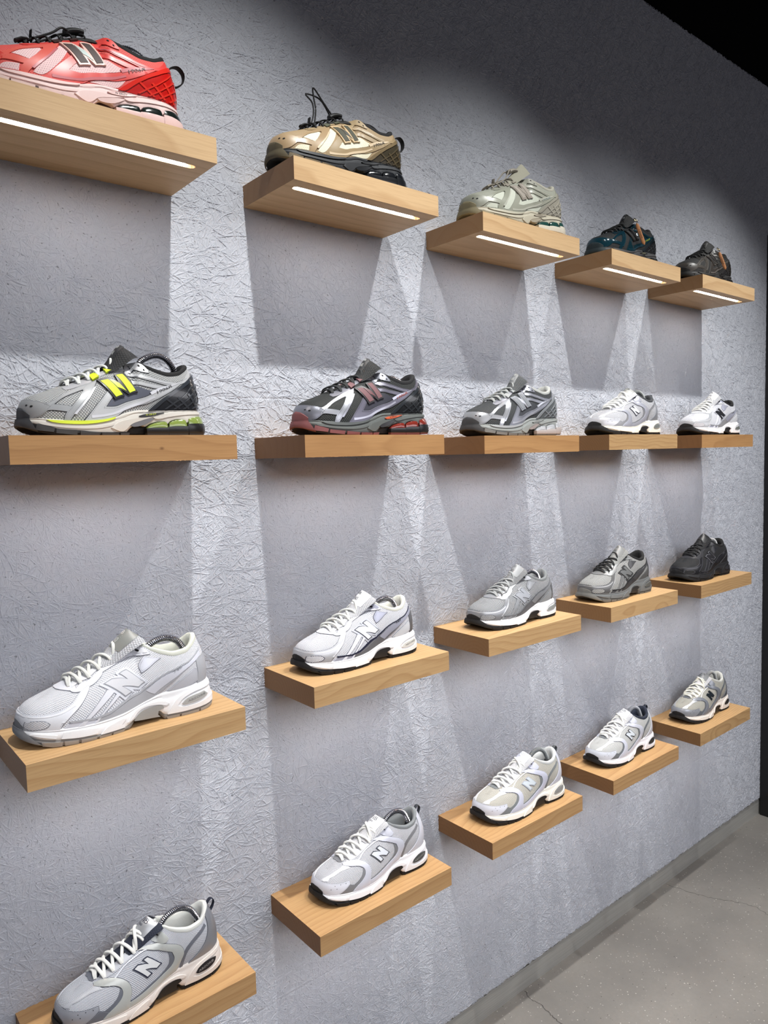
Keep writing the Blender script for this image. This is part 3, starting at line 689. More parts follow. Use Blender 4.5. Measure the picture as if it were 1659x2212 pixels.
    core.add(*grid(np.array([cen] + rows)))
    dark = M('outsole_rubber', 'outsole', .75)
    emit('outsole', core, dark)
    bl = Acc()
    if kind == 'A':
        for b in D['blocks']: both(bl, m, b, surf='sole', off=2.4, thick=5, corner=40)
    else:
        for b in ([(.12, 4.0), (.118, 9.8), (.16, 8.6), (.2, 7.6), (.197, .8), (.16, 1.2)], [(.207, 7.6), (.262, 6.2), (.262, .2), (.207, 1)], [(.272, 6), (.34, 4.6), (.34, .2), (.272, .2)], [(.352, 4.4), (.41, 3.8), (.41, .2), (.352, .2)], [(.418, 3.8), (.475, 4.2), (.47, .2), (.418, .2)],
                  [(.70, 4.4), (.775, 4.2), (.775, .2), (.705, .2)], [(.785, 4.2), (.88, 4.6), (.88, .2), (.785, .2)], [(.888, 4.6), (1.0, 7), (1.0, 1.5), (.888, .2)]):
            both(bl, m, b, surf='sole', off=1.2, thick=4, corner=40, smooth=False)
    emits('tread', bl, M('tread_rubber', 'tread', .7))
    # toe bumper
    S3n = np.linspace(-1, 1, 43); rows = []
    for v in np.linspace(0, 1, 9):
        S3 = S3n * ((.135 - .085 * v ** .8) if kind != 'A' else (.10 - .035 * v)); b3, _ = base(S3); zz = (m.zb(b3) + .5) * (1 - v) + (m.zj(b3) + 1.) * v
        rows.append(so(m, S3, zz, (.4 if v < .02 else 2.6)))
    tt = (.30 if kind == 'A' else .22) * np.clip(1 - (np.abs(S3) / (.075 if kind == 'A' else .062)) ** 2, 0, 1) + .01
    for v in np.linspace(0, 1, 6): rows.append(up(m, S3, tt * v, 2.2 if v < .95 else .2))
    a = Acc(); a.add(*grid(np.array(rows))); emit('toe_bumper', a, M('toe_rubber', 'toe', .7))
    # panels
    def piping(polys, key='piping', off=.55, g=.9, mir=True, name='piping'):
        if key not in c or c[key] is None: return
        a = Acc()
        for p in polys:
            if mir: both(a, m, p, off=off, gro=g, step=7)
            else: a.add(*patch(m, p, off=off, gro=g, step=7))
        emits(name, a, M('piping', key, .5))
    tspan = [(.20, 1.0), (.205, .84), (.25, .76), (.40, .76), (.48, .80), (.545, .84), (.568, 1.0)]
    if kind == 'A':
        if not util: piping([D['a1'], D['a2'], D['a3'], D['saddle'], D['stra'], D['strb'], D['eyelet']])
        a = Acc(); a.add(*patch(m, D['cap'], off=1.3)); emit('toe_cap', a, M('toe_overlay', 'cap', .42, .0))
        a = Acc(); [both(a, m, D[n], off=1.3 if n != 'a2' else 1.7) for n in ('a1', 'a2', 'a3')]; emits('forefoot_overlay', a, M('front_overlay', 'front', .35))
        if util:
            a = Acc()
            for w in ([(.175, .305), (.21, .40), (.25, .455), (.295, .50), (.30, .46), (.275, .34), (.245, .225)], [(.255, .05), (.29, .22), (.335, .36), (.378, .50), (.395, .57), (.42, .42), (.39, .28), (.345, .16), (.29, .03)],
                      [(.12, .02), (.145, .125), (.205, .12), (.20, .02)], [(.50, .02), (.54, .055), (.60, .09), (.68, .22), (.66, .10), (.63, .0)], D['net']): both(a, m, w, off=.5, thick=.8)
            emits('window_mesh', a, net_mat('window_mesh', c['pale'], tuple(int(v * .78) for v in c['pale']), 3.2, 2.6, .17), uv=True)
        a = Acc(); [both(a, m, D[n], off=1.3) for n in ('saddle', 'stra', 'strb', 'collar')]; emits('side_overlay', a, M('side_overlay', 'side', .4))
        a = Acc(); both(a, m, [(.655, .40), (.74, .63), (.82, .74), (.84, .72), (.75, .585), (.665, .35)], off=1.8); both(a, m, [(.33, .07), (.40, .05), (.46, .05), (.54, .085), (.60, .155), (.68, .33), (.685, .30), (.61, .12), (.55, .055), (.46, .02), (.33, .035)], off=1.8)
        both(a, m, [(.25, .10), (.29, .24), (.335, .36), (.365, .47), (.378, .47), (.345, .35), (.30, .23), (.26, .09)], off=2.0); both(a, m, [(.56, .665), (.68, .735), (.79, .73), (.79, .715), (.68, .715), (.56, .645)], off=1.8)
        emits('raised_trim', a, M('raised_trim', 'trim', .35))
        a = Acc(); both(a, m, D['eyelet'], off=1.5); both(a, m, D['eyestay'], off=1.0); emits('eyestay', a, M('eyestay', 'eye', .4))
        a = Acc(); both(a, m, D['net'], off=.5 if not util else .2, thick=.8); emits('quarter_mesh', a, M('quarter_mesh', 'net2', .7), uv=True)
        a = Acc()
        for s_ in (.612, .638):
            for sg in (1, -1): a.add(*disc(m, sg * s_, .93 - (s_ - .612) * 2, 1.9, 1.75))
        for sg in (1, -1): a.add(*disc(m, sg * .05, .31, 1.6, 1.6)); a.add(*disc(m, sg * .07, .272, 1.9, 1.6))
        emits('eyelet_hole', a, mat('hole_black', (14, 14, 15), .9))
        a = Acc(); a.add(*patch(m, D['heel'], off=2.2, thick=3, step=4)); hc = emit('heel_counter', a, M('heel_cage', 'heel', .25, coat=.4))
        a = Acc()
        for i in range(5):                                     # crossed bars moulded on the cage
            s0 = .74 + i * .055
            for sgn in (1, -1): pass
            both(a, m, [(s0, .03), (s0 + .012, .03), (min(s0 + .20, 1.), .03 + min(.20, 1. - s0) * 2.9), (min(s0 + .188, 1.), .06 + min(.188, 1. - s0) * 2.9)], off=3.5, thick=1.6, smooth=False)
            both(a, m, [(min(s0 + .085, 1.), .03), (min(s0 + .095, 1.), .05), (s0 + .02 + i * .01, .30 + i * .06), (s0 + .01 + i * .01, .27 + i * .06)], off=3.2, thick=1.4, smooth=False)
        emits('cage_bar', a, M('cage_bar', 'cagebar', .2, coat=.6), parent=hc)
        a = Acc(); a.add(*patch(m, D['band'], off=3.6, thick=2.4, step=4)); emit('heel_band', a, M('heel_band', 'hband', .2, coat=.4))
        a = Acc(); both(a, m, D['yel'], surf='sole', off=2.0, thick=3); emits('foam_insert', a, M('foam_insert', 'insert', .6))
        a = Acc(); both(a, m, D['arch'], surf='sole', off=1.2, thick=3); emits('arch_shank', a, M('arch_shank', 'shank', .35))
        a = Acc(); both(a, m, D['win'], surf='sole', off=2.4, thick=3); w = emits('sole_window', a, M('sole_window', 'window', .4))
        a = Acc(); a.add(*text_on(m, 'N ERGY', (.62, 33.2), (.683, 35.4), 2.7, 'sole', 2.7)); emit('lettering', a, M('window_ink', 'wtext', .5), parent=w)
        # cushioning pods with dark cups and tread
        for i, (s0, s1, z1a, z1b) in enumerate(((.622, .744, 16, 23.2), (.752, .856, 22, 27.0), (.868, 1.0, 29, 33.5))):
            for mir in (False, True):
                a = Acc(); P = [(s0, 9), (s0 + .006, z1a), (s0 + (s1 - s0) * .35, (z1a + z1b) / 2 + 2), (s1 - .012, z1b + 1), (s1, z1b - 2), (s1 + (.004 if i < 2 else 0), 9)]
                a.add(*patch(m, P, surf='sole', off=1.2, thick=7, dome=2.2, mirror=mir, step=3)); emit('cushion_pod', a, M('cushion_pod', 'pod', .15, coat=.6))
            e = .004 if i < 2 else 0
            zc = (14, 16.5, 21.5)[i]
            both(core_ := Acc(), m, [(s0 - .006, 5), (s0 - .008, zc - 1.5), (s0 + .03, zc), (s1 + e, zc), (s1 + e, 5)], surf='sole', off=4.4, thick=9, dome=.5, step=3)
            emits('pod_cup', core_, M('pod_cup', 'cup', .3))
            both(t_ := Acc(), m, [(s0, .3 + (0 if i < 2 else 1.5)), (s0 - .004, 5.2 + i * .4), (s1 + e, 5.2 + i), (s1 + e, .5 + (0 if i < 2 else 2.5))], surf='sole', off=3.4, thick=8, step=3, smooth=False)
            emits('pod_tread', t_, M('tread_rubber', 'tread', .7))
        # letter on the side
        a = Acc(); a.add(*patch(m, N_A, off=3.4, thick=3, smooth=False, step=3)); lg = emit('side_letter', a, M('letter_frame', 'nframe', .35))
        a = Acc(); [a.add(*patch(m, b, off=4.0, thick=1, smooth=False, step=3)) for b in BARS_A]; emits('letter_bar', a, M('letter_cord', 'nfill', .6), parent=lg)
        a = Acc(); a.add(*patch(m, DIA_A, off=4.0, thick=1, smooth=False, step=3)); emit('letter_diagonal', a, M('letter_diagonal', 'ndia', .4), parent=lg)
        a = Acc(); [both(a, m, b, off=4.6 if not util else 2.8, thick=3.6, smooth=False) for b in D['tabs']]; emits('lace_tab', a, M('lace_tab', 'tab', .6))
        if 'number' in c:
            a = Acc(); a.add(*text_on(m, '1906R', (.700, .40), (.80, .655), 5.4, off=2.2)); emit('model_number', a, M('number_print', 'number', .5))
    elif kind == 'B':
        piping([D['cap']], mir=False); piping([D['swoosh'], D['saddle'], D['counter']])
        a = Acc(); both(a, m, D['grey'], off=.9); both(a, m, D['cres1'], off=1.0); both(a, m, D['cres2'], off=1.1); both(a, m, D['heelgrey'], off=1.0); both(a, m, D['vgray'], off=1.2); emits('accent_panel', a, M('accent_panel', 'accent', .45))
        a = Acc(); both(a, m, D['vstrip'], off=1.0); emits('vamp_strip', a, M('vamp_strip', 'strip', .45))
        a = Acc(); a.add(*patch(m, D['cap'], off=1.5)); tc_ = emit('toe_cap', a, M('toe_leather', 'cap', .42))
        a = Acc(); [a.add(*disc(m, sg * s_, t_, .8, 1.75)) for s_, t_ in D['dots'] for sg in (1, -1)]; emits('vent_hole', a, mat('hole_black', (14, 14, 15), .9), parent=tc_)
        a = Acc(); both(a, m, D['eyestay'], off=1.1); emits('eyestay', a, M('eyestay', 'eye', .5))
        a = Acc(); both(a, m, D['swoosh'], off=1.9, thick=2.2, dome=.8); both(a, m, D['saddle'], off=1.9, thick=2.2, dome=.8); both(a, m, D['eyelet'], off=1.9, thick=2, dome=.5); emits('side_overlay', a, M('side_overlay', 'side', .35))
        a = Acc(); [a.add(*disc(m, sg * .583, .83, 1.7, 2.9)) for sg in (1, -1)]; emits('eyelet_hole', a, mat('hole_black', (14, 14, 15), .9))
        a = Acc(); a.add(*patch(m, D['counter'], off=1.7, thick=2, step=4)); emit('heel_counter', a, M('heel_counter', 'heel', .4))
        a = Acc(); both(a, m, D['win'], surf='sole', off=2.1, thick=3); w = emits('sole_window', a, M('sole_window', 'window', .4))
        a = Acc(); a.add(*text_on(m, 'ABZORB', (.802, 21.6), (.898, 27.0), 3.4, 'sole', 2.4, shear=.1)); emit('lettering', a, M('window_ink', 'wtext', .5), parent=w)
        a = Acc(); a.add(*patch(m, N_B, off=1.3, thick=1.5, gro=1.5, smooth=False, step=4)); lg = emit('side_letter', a, M('letter_frame', 'nframe', .5))
        a = Acc(); a.add(*patch(m, N_B, off=1.8, thick=1, smooth=False, step=4)); emit('letter_face', a, M('letter_face', 'nfill', .45), parent=lg)
        a = Acc(); both(a, m, [(.28, .47), (.36, .565), (.40, .585), (.46, .565), (.54, .56), (.54, .575), (.46, .585), (.40, .605), (.355, .59), (.28, .50)], off=1.7, thick=1); emits('raised_trim', a, M('raised_trim', 'trim', .4))
    else:
        piping([D['band']], mir=False); piping([D['eyestay'], D['diag1'], D['diag2'], D['flash'], D['white'], D['front']], g=.8)
        a = Acc(); a.add(*patch(m, D['band'], off=1.4, dome=.3)); tb = emit('toe_cap', a, M('toe_band', 'cap', .38))
        a = Acc(); both(a, m, D['twin'], off=1.7, gro=1.2, thick=1.2); emits('window_rim', a, M('piping', 'piping', .5), parent=tb)
        a = Acc(); both(a, m, D['twin'], off=2.0, thick=1); emits('toe_window', a, net, parent=tb, uv=True)
        a = Acc(); both(a, m, [(.20, .10), (.235, .20), (.28, .32), (.318, .46), (.33, .46), (.292, .31), (.245, .19), (.21, .09)], off=1.9); both(a, m, [(.0, .36), (.08, .30), (.15, .255), (.215, .275), (.26, .335), (.262, .31), (.215, .25), (.15, .23), (.08, .27), (0, .33)], off=2.0); emits('raised_trim', a, M('raised_trim', 'trim', .35))
        a = Acc(); both(a, m, D['dark'], off=1.1); both(a, m, D['hstripe'], off=1.2); emits('dark_stripe', a, M('dark_stripe', 'dark', .4))
        a = Acc(); both(a, m, D['lav'], off=1.5); both(a, m, D['flash'], off=1.2); both(a, m, D['bottom'], off=1.0); emits('side_stripe', a, M('side_stripe', 'stripe', .38))
        a = Acc(); both(a, m, D['thin'], off=1.7, smooth=False); emits('edge_line', a, M('edge_line', 'line', .4))
        a = Acc(); both(a, m, D['white'], off=1.3); emits('heel_counter', a, M('heel_counter', 'heel', .5))
        a = Acc(); both(a, m, D['diag1'], off=1.6); both(a, m, D['diag2'], off=1.6); both(a, m, D['eyestay'], off=1.5); both(a, m, D['front'], off=1.2); emits('eyestay', a, M('eyestay', 'eye', .42))
        a = Acc(); both(a, m, D['inner'], off=1.9, thick=1.4); emits('lace_panel', a, M('lace_panel', 'inner', .5))
        a = Acc(); both(a, m, D['eyel'], off=2.2, thick=1.5); emits('eyelet_patch', a, M('eyelet_patch', 'eyep', .45))
        a = Acc(); [a.add(*disc(m, sg * .5875, .885, 2., 2.5)) for sg in (1, -1)]; emits('eyelet_hole', a, mat('hole_black', (14, 14, 15), .9))
        a = Acc(); both(a, m, D['win'], surf='sole', off=2.1, thick=3); w = emits('sole_window', a, M('sole_window', 'window', .4))
        a = Acc(); a.add(*text_on(m, 'ABZORB', (.822, 20.6), (.918, 25.6), 3.2, 'sole', 2.4, shear=.1)); emit('lettering', a, M('window_ink', 'wtext', .5), parent=w)
        a = Acc(); a.add(*patch(m, NB_C, off=1.2, thick=1.4, smooth=False, step=4)); lg = emit('side_letter', a, M('letter_base', 'nbase', .4))
        a = Acc(); a.add(*patch(m, N_C, off=1.6, thick=1, gro=1.1, smooth=False, step=4)); emit('letter_frame', a, M('letter_frame', 'nframe', .5), parent=lg)
        a = Acc(); a.add(*patch(m, N_C, off=2.0, thick=1, smooth=False, step=4)); emit('letter_face', a, M('letter_face', 'nfill', .5), parent=lg)
        a = Acc(); a.add(*text_on(m, '740', (.760, .47), (.812, .585), 5.2, off=1.9)); emit('model_number', a, M('number_print', 'number', .5))
    if 'stitch' in opts:
        lst = {'A': [('cap', 1.42), ('a1', 1.42), ('a2', 1.85), ('saddle', 1.42), ('stra', 1.42), ('strb', 1.42), ('eyelet', 1.65)], 'B': [('cap', 1.62), ('eyestay', 1.25), ('vstrip', 1.12), ('grey', 1.0)], 'C': [('band', 1.85), ('dark', 1.25), ('white', 1.45), ('flash', 1.35)]}[kind]
        for nm, of_ in lst:
            for mir in ((False,) if nm in ('cap', 'band') else (False, True)):
                V, F = stitches(m, D[nm], of_, mirror=mir)
                if F:
                    o = mesh_obj('stitching', V, F, M('thread', 'thread' if 'thread' in c else 'hole', .8), root, smooth=False, scale=K); o['kind'] = 'stuff'
    # tongue: quilted strip under the laces plus the free end
    a = Acc(); both(a, m, tspan, off=.7, thick=.9)
    tp = {'A': [(132, 108), (141, 116), (150, 128), (159, 141), (168, 148)], 'B': [(118, 99), (132, 107), (146, 119), (158, 129), (169, 134)], 'C': [(118, 99), (132, 107), (146, 121), (159, 133), (171, 142)]}[kind]
    if util: tp = [(118, 100), (132, 107), (146, 112.5), (158, 116), (168, 118)]
    if 'flap' in opts: tp = [(118, 101), (132, 110), (150, 127), (170, 146), (183, 158)]
    C = resample([(p[0], 0, p[1]) for p in tp], 5); nC = len(C); uu = np.linspace(0, 1, nC)
    Tn = np.gradient(C, axis=0); Tn /= np.linalg.norm(Tn, axis=1, keepdims=True); Nn = np.stack([-Tn[:, 2], 0 * uu, Tn[:, 0]], -1)
    hw = (19 + 8 * uu) * (1 - .45 * uu ** 7)
    if 'flap' in opts: hw = 17 * (1 - .8 * uu ** 5)
    back = 6 + 16 * uu; drop = 5 + 13 * uu
    if util and 'flap' not in opts: hw = 15 + 0 * uu; back = 3 + 4 * uu; drop = 4 + 2 * uu
    def tongue_pt(u, w, off):
        i = np.clip(np.asarray(u) * (nC - 1), 0, nC - 1.001); j = i.astype(int); f = (i - j)[..., None]
        P = C[j] * (1 - f) + C[j + 1] * f; N = Nn[j] * (1 - f) + Nn[j + 1] * f; g = lambda q: q[j] * (1 - f[..., 0]) + q[j + 1] * f[..., 0]
        w = np.asarray(w); wn = np.abs(w) ** 1.7
        return P + np.stack([g(back) * wn, g(hw) * w, -g(drop) * wn], -1) + N * off[..., None] if np.ndim(off) else P + np.stack([g(back) * wn, g(hw) * w, -g(drop) * wn], -1) + N * off
    w_ = np.linspace(-1, 1, 21); Ug, Wg = np.meshgrid(uu, w_, indexing='ij')
    th = 3.6 * np.sqrt(np.clip(1 - np.abs(Wg) ** 4, 0, 1)) * np.sqrt(np.clip(1 - Ug ** 14, 0, 1))
    F1 = tongue_pt(Ug, Wg, th); F2 = tongue_pt(Ug, Wg, -th)
    V1, G1 = grid(F1); V2, G2 = grid(F2); a.add(V1, G1, [(w * 24, u * 60) for u, w in zip(Ug.ravel(), Wg.ravel())]); a.add(V2, G2, [(w * 24, u * 60) for u, w in zip(Ug.ravel(), Wg.ravel())])
    tn = emit('tongue', a, net_mat('tongue_mesh', c['tongue'], c.get('thole', tuple(int(v * (.45 if kind == 'A' else .74)) for v in c['tongue'])), 4.2 if kind == 'A' else 3.0, 2.1 if kind == 'A' else 1.6, .36) if 'plaintongue' not in opts else M('tongue_cloth', 'tongue', .8), uv=True)
    if not util and 'flap' not in opts:
        a = Acc(); wl = {'A': .42, 'B': .78, 'C': .78}[kind]
        Ug, Wg = np.meshgrid(np.linspace(.45, .985, 12), np.linspace(-wl, wl, 9), indexing='ij'); a.add(*grid(tongue_pt(Ug, Wg, np.full(Ug.shape, 4.1)))); lb = emit('tongue_label', a, M('tongue_label', 'tlabel', .4), parent=tn)
        a = Acc()
        def tt(body, u0, w0, w1, h):
            V, F = text2d(body); x = V[:, 0] / V[:, 0].max(); a.add(tongue_pt(u0 + V[:, 1] * h, w0 + (w1 - w0) * x, np.full(len(x), 4.5)), F)
        if kind == 'B':
            tt('NB', .76, .18, -.40, .15)
            for i in range(4): tt('I', .765 + i * .036, .46 - .04 * i, .24, .018)
            tt('530', .66, .2, -.22, .06)
        else:
            tt('NB', .80, .2, -.2, .10); tt('740' if kind == 'C' else '1906R', .58, .24, -.24, .12)
            for q in (.555, .72, .77, .945): tt('I', q, -.28, .28, .010)
        emit('label_print', a, M('label_print', 'tprint', .5), parent=lb)
    # collar lining and insole
    rs = np.concatenate([np.linspace(.57, 1, 46), -np.linspace(1, .57, 46)[1:]])
    K0 = upper(m, rs, np.ones(len(rs))); cx = np.clip(K0[:, 0], 200, 258); d = np.stack([cx - K0[:, 0], -K0[:, 1], 0 * cx], -1); d /= np.linalg.norm(d, axis=1, keepdims=True) + 1e-6
    rows = []
    fl = .35 + .65 * np.clip((np.abs(rs) - .58) / .1, 0, 1)
    for din, dz in ((-1.6, -4), (-1.9, -1.2), (-.6, 1.8), (2.4, 3.2), (6, 2.6), (8.5, -.5), (9.6, -6), (9.5, -16), (9, -30)):
        rows.append(K0 + d * (din * fl)[:, None] + np.array([0, 0, 1.]) * (dz * fl)[:, None])
    zlow = K0 + d * 8; zlow[:, 2] = 52; rows.append(zlow)
    a = Acc(); a.add(*grid(np.array(rows))); emit('collar_lining', a, M('collar_lining', 'lining', .85, bump=.3))
    a = Acc(); cen = zlow.copy(); cen[:, 1] = 0; cen[:, 0] = np.clip(cen[:, 0], 180, 262); a.add(*grid(np.array([zlow, cen]))); emit('insole', a, M('insole', 'insole', .9))
    # laces
    a = Acc()
    def surf_path(p, q, lift, n=17, hump=0., ramp=6.):
        W = np.linspace(0, 1, n); s = p[0] + (q[0] - p[0]) * W; tl = 1 - (1 - p[1]) * (1 - 2 * W); tr = 1 - (1 - q[1]) * (2 * W - 1)
        lat = W <= .5; t = np.where(lat, tl, tr); sg = np.where(lat, 1, -1) * (1 if p[2] > 0 else -1)
        P = upper(m, sg * s, t); N = unormal(m, sg * s, t); N[:, 2] = np.maximum(N[:, 2], .25); N /= np.linalg.norm(N, axis=1, keepdims=True)
        l = lift * np.clip(np.minimum(W, 1 - W) * ramp + .12, 0, 1) + hump * np.sin(W * math.pi)
        return P + N * l[:, None], N
    lw, lh = {'A': (2.5, 1.7), 'B': (2.9, 2.1), 'C': (2.6, 2.0)}[kind]
    if util: lw, lh = 1.5, 1.4
    ey = {'A': [.24, .30, .355, .41, .47, .53], 'B': [.215, .265, .318, .37, .445, .512], 'C': [.245, .30, .345, .40, .465, .52]}[kind]
    et = {'A': [.72, .68, .68, .72, .76, .80], 'B': [.80, .68, .66, .66, .64, .68], 'C': [.73, .66, .66, .70, .73, .80]}[kind]
    for i in range(5):
        for sg in (1, -1):
            P, N = surf_path((ey[i], et[i], sg), (ey[i + 1], et[i + 1], -sg), 4.5 if sg > 0 else 7.5); a.add(*tube(P, lw, lh, N))
    P, N = surf_path((ey[0], et[0], 1), (ey[0] + .004, et[0], -1), 4.); a.add(*tube(P, lw, lh, N))
    if not util:                                                # the last crossing passes over the tongue
        for sg, lf in ((1, 9.), (-1, 12.)):
            P, N = surf_path((ey[5] + .012, et[5] + .02, sg), (ey[4] + .012, et[4] + .03, -sg), lf, 21, 2., 2.6); a.add(*tube(P, lw, lh, N))
    emit('laces', a, M('laces', 'lace', .8))
    if util:
        # cord lock, bungee loop and webbing tabs
        kx, kz = C[int(nC * .45)][0], C[int(nC * .45)][2]
        a = Acc(); P = np.array([(kx - 12, -2, kz + 6), (kx - 4, -2, kz + 11), (kx + 6, -2, kz + 14), (kx + 14, -2, kz + 14)]); a.add(*tube(resample(P, 4), 6.5, 5., None, 10)); emit('cord_lock', a, M('cord_lock', 'lace', .5))
        a = Acc()
        if 'loop' in opts:
            for pth in ([(kx - 6, -4, kz + 10), (kx - 30, -9, kz + 28), (kx - 52, -12, kz + 46), (kx - 50, -8, kz + 33), (kx - 46, -8, kz + 10), (92, -10, 93)], [(kx - 6, 2, kz + 10), (kx - 34, -6, kz + 32), (kx - 66, -6, kz + 34), (kx - 52, -6, kz + 22), (kx - 50, -6, kz + 2), (86, -6, 90)]):
                a.add(*tube(resample(np.array(pth, float), 6), 1.5, 1.5))
        else:
            for pth in ([(kx - 6, -4, kz + 9), (kx - 20, -14, kz + 6), (110, -15, 106), (86, -10, 93), (66, -4, 84)], [(kx - 6, 4, kz + 9), (kx - 16, 8, kz + 8), (108, 10, 107), (88, 10, 95)]):
                a.add(*tube(resample(np.array(pth, float), 6), 1.6, 1.6))
        emit('bungee_cord', a, M('bungee_cord', 'lace', .7))
        a = Acc(); a.add(*tube(np.array([(84, -6, 90), (83, -6, 97), (84, -6, 104)], float), 5, 1.6, np.tile([1., 0, 0], (3, 1)))); a.add(*tube(np.array([(62, -8, 83), (70, -8, 88), (78, -7, 90)], float), 5, 2.6)); emits('webbing_tab', a, M('webbing_tab', 'lace', .8))
    if 'tab' in opts:
        a = Acc(); hx, hz = 281, 108
        if util: Q = [(280, 0, 100), (290, 0, 116), (303, 0, 121), (312, 0, 113), (311, 0, 100), (300, 0, 90), (291, 0, 88)]
        else: Q = [(277, 0, 107), (283, 0, 117), (289, 0, 120), (294, 0, 114), (292, 0, 105), (287, 0, 98)]
        P = resample(np.array(Q, float), 4); nr = np.gradient(P, axis=0); nr = np.stack([-nr[:, 2], 0 * nr[:, 0], nr[:, 0]], -1)
        a.add(*tube(P, 6 if util else 4.5, 1.1, nr, 6)); emit('pull_tab', a, M('pull_tab', 'ptab', .8))
    return root

CHROME = mat('spring_steel', (188, 188, 194), .2, 1.0)
def build_tree(x, dist, z, yaw, k, label, arc=((190, 112), (204, 130), (226, 138), (247, 128), (259, 104)), colour=None, knob=(34, 34, 36)):
    """sprung shoe tree: coiled spring arching out of the shoe down to a heel knob"""
    root = bpy.data.objects.new('shoe_tree', None); COL.objects.link(root); root.location = (x, WALL - dist, z); root.rotation_euler.z = math.radians(yaw)
    tag(root, label, 'shoe tree', 'sprung shoe trees inside the sneakers'); K = k / 1000.
    P = resample(np.array([(182, 0, 92)] + [(a, 0, b) for a, b in arc] + [(262, 0, 88)], float), 40)
    d = np.r_[0, np.cumsum(np.linalg.norm(np.diff(P, axis=0), axis=1))]; L = d[-1]; turns = int(L / 2.9); n = turns * 12
    q = np.linspace(0, L, n); C = np.stack([np.interp(q, d, P[:, i]) for i in range(3)], -1)
    T = np.gradient(C, axis=0); T /= np.linalg.norm(T, axis=1, keepdims=True); N = np.stack([-T[:, 2], 0 * q, T[:, 0]], -1); B = np.cross(T, N)
    ph = np.arange(n) * 2 * math.pi / 12; R = 4.6
    H = C + N * (np.cos(ph) * R)[:, None] + B * (np.sin(ph) * R)[:, None]
    V, F = tube(H, 1.25, 1.25, N * np.cos(ph)[:, None] + B * np.sin(ph)[:, None], 5)
    mesh_obj('spring', V, F, CHROME if colour is None else mat('coated_spring', colour, .4), root, scale=K)
    V, F = tube(P[::8], 3.6, 3.6, None, 8); mesh_obj('spring_core', V, F, mat('dark_core', (30, 30, 33), .6) if colour is None else mat('coated_spring', colour, .4), root, scale=K)
    a = np.linspace(0, math.pi, 9); rows = []
    for t in a: rows.append([(262 + 9 * math.cos(t) * .8, 13 * math.sin(t) * math.cos(p), 78 + 18 * math.sin(t) * math.sin(p)) for p in np.linspace(0, 2 * math.pi, 15)])
    V, F = grid(np.array(rows)); mesh_obj('heel_knob', V, F, mat('tree_plastic', knob, .5), root, scale=K)
    V, F = tube(np.array([(120, 0, 54), (150, 0, 66), (178, 0, 84), (186, 0, 96)], float), (8, 11, 9, 6), (8, 11, 9, 6), None, 10); mesh_obj('toe_form', V, F, mat('tree_plastic', knob, .5), root, scale=K)
    return root
# ------------------------------------------------------------------ colourways
def sv(v, m=.45, r=.36): return ((v, v + 1, v + 5), (r, m))
SILVER, LIGHT, STEELY = sv(196), sv(214, .25), sv(150, .55)
WHITE = (238, 238, 242); CREAM = (226, 223, 212)
def A_col(**k):
    d = dict(net=(150, 152, 154), hole=(50, 52, 54), net2=(60, 62, 70), cap=(150, 153, 158), front=(160, 163, 168), side=(178, 180, 184), trim=SILVER, eye=SILVER, piping=(44, 46, 52), heel=(30, 32, 36), cagebar=(52, 55, 60), hband=(52, 56, 62),
             midsole=(200, 196, 188), outsole=(24, 24, 26), tread=(62, 64, 66), toe=(62, 64, 68), lining=(24, 24, 26), insole=(40, 40, 44), lace=(210, 212, 208), tongue=(34, 35, 38), tlabel=(40, 41, 44), tprint=(190, 192, 190),
             insert=(200, 196, 188), shank=(100, 100, 104), window=(24, 24, 26), wtext=(190, 200, 60), pod=(128, 146, 74), cup=(24, 24, 24), nframe=(30, 31, 34), nfill=(206, 226, 30), ndia=(198, 220, 40), tab=(206, 226, 30), number=(32, 33, 36))
    d.update(k); return d
def B_col(**k):
    d = dict(net=WHITE, hole=(150, 152, 160), accent=sv(140, .3, .45), strip=WHITE, cap=(220, 222, 232), eye=(222, 223, 228), side=((208, 210, 222), (.33, .12)), heel=((214, 216, 226), (.36, .1)), trim=WHITE, piping=(150, 152, 160),
             midsole=(232, 232, 236), outsole=(18, 18, 20), tread=(24, 24, 26), toe=(18, 18, 20), lining=(208, 208, 202), insole=(90, 90, 94), lace=(228, 228, 224), tongue=WHITE, tlabel=(222, 223, 228), tprint=(62, 66, 72),
             window=(70, 72, 72), wtext=(150, 152, 152), nframe=(66, 70, 78), nfill=(218, 222, 230), ptab=(50, 52, 58))
    d.update(k); return d
def C_col(**k):
    d = dict(net=WHITE, hole=(160, 162, 172), cap=SILVER, trim=LIGHT, dark=sv(112, .3, .4), stripe=((176, 178, 194), (.36, .3)), line=(28, 30, 52), heel=(214, 217, 222), eye=(224, 225, 232), inner=(228, 229, 232), eyep=((150, 152, 166), (.4, .3)),
             piping=(60, 62, 78), midsole=(232, 232, 234), outsole=(18, 18, 20), tread=(22, 22, 24), toe=(18, 18, 20), lining=(212, 212, 202), insole=(120, 120, 118), lace=(216, 217, 212), tongue=(214, 215, 220), tlabel=(222, 223, 226), tprint=(40, 42, 50),
             window=(206, 205, 200), wtext=(110, 110, 108), nbase=((196, 198, 206), (.4, .3)), nframe=(24, 26, 46), nfill=(230, 232, 234), number=(40, 42, 54))
    d.update(k); return d
RED, ROSE = (222, 62, 58), (226, 128, 118)
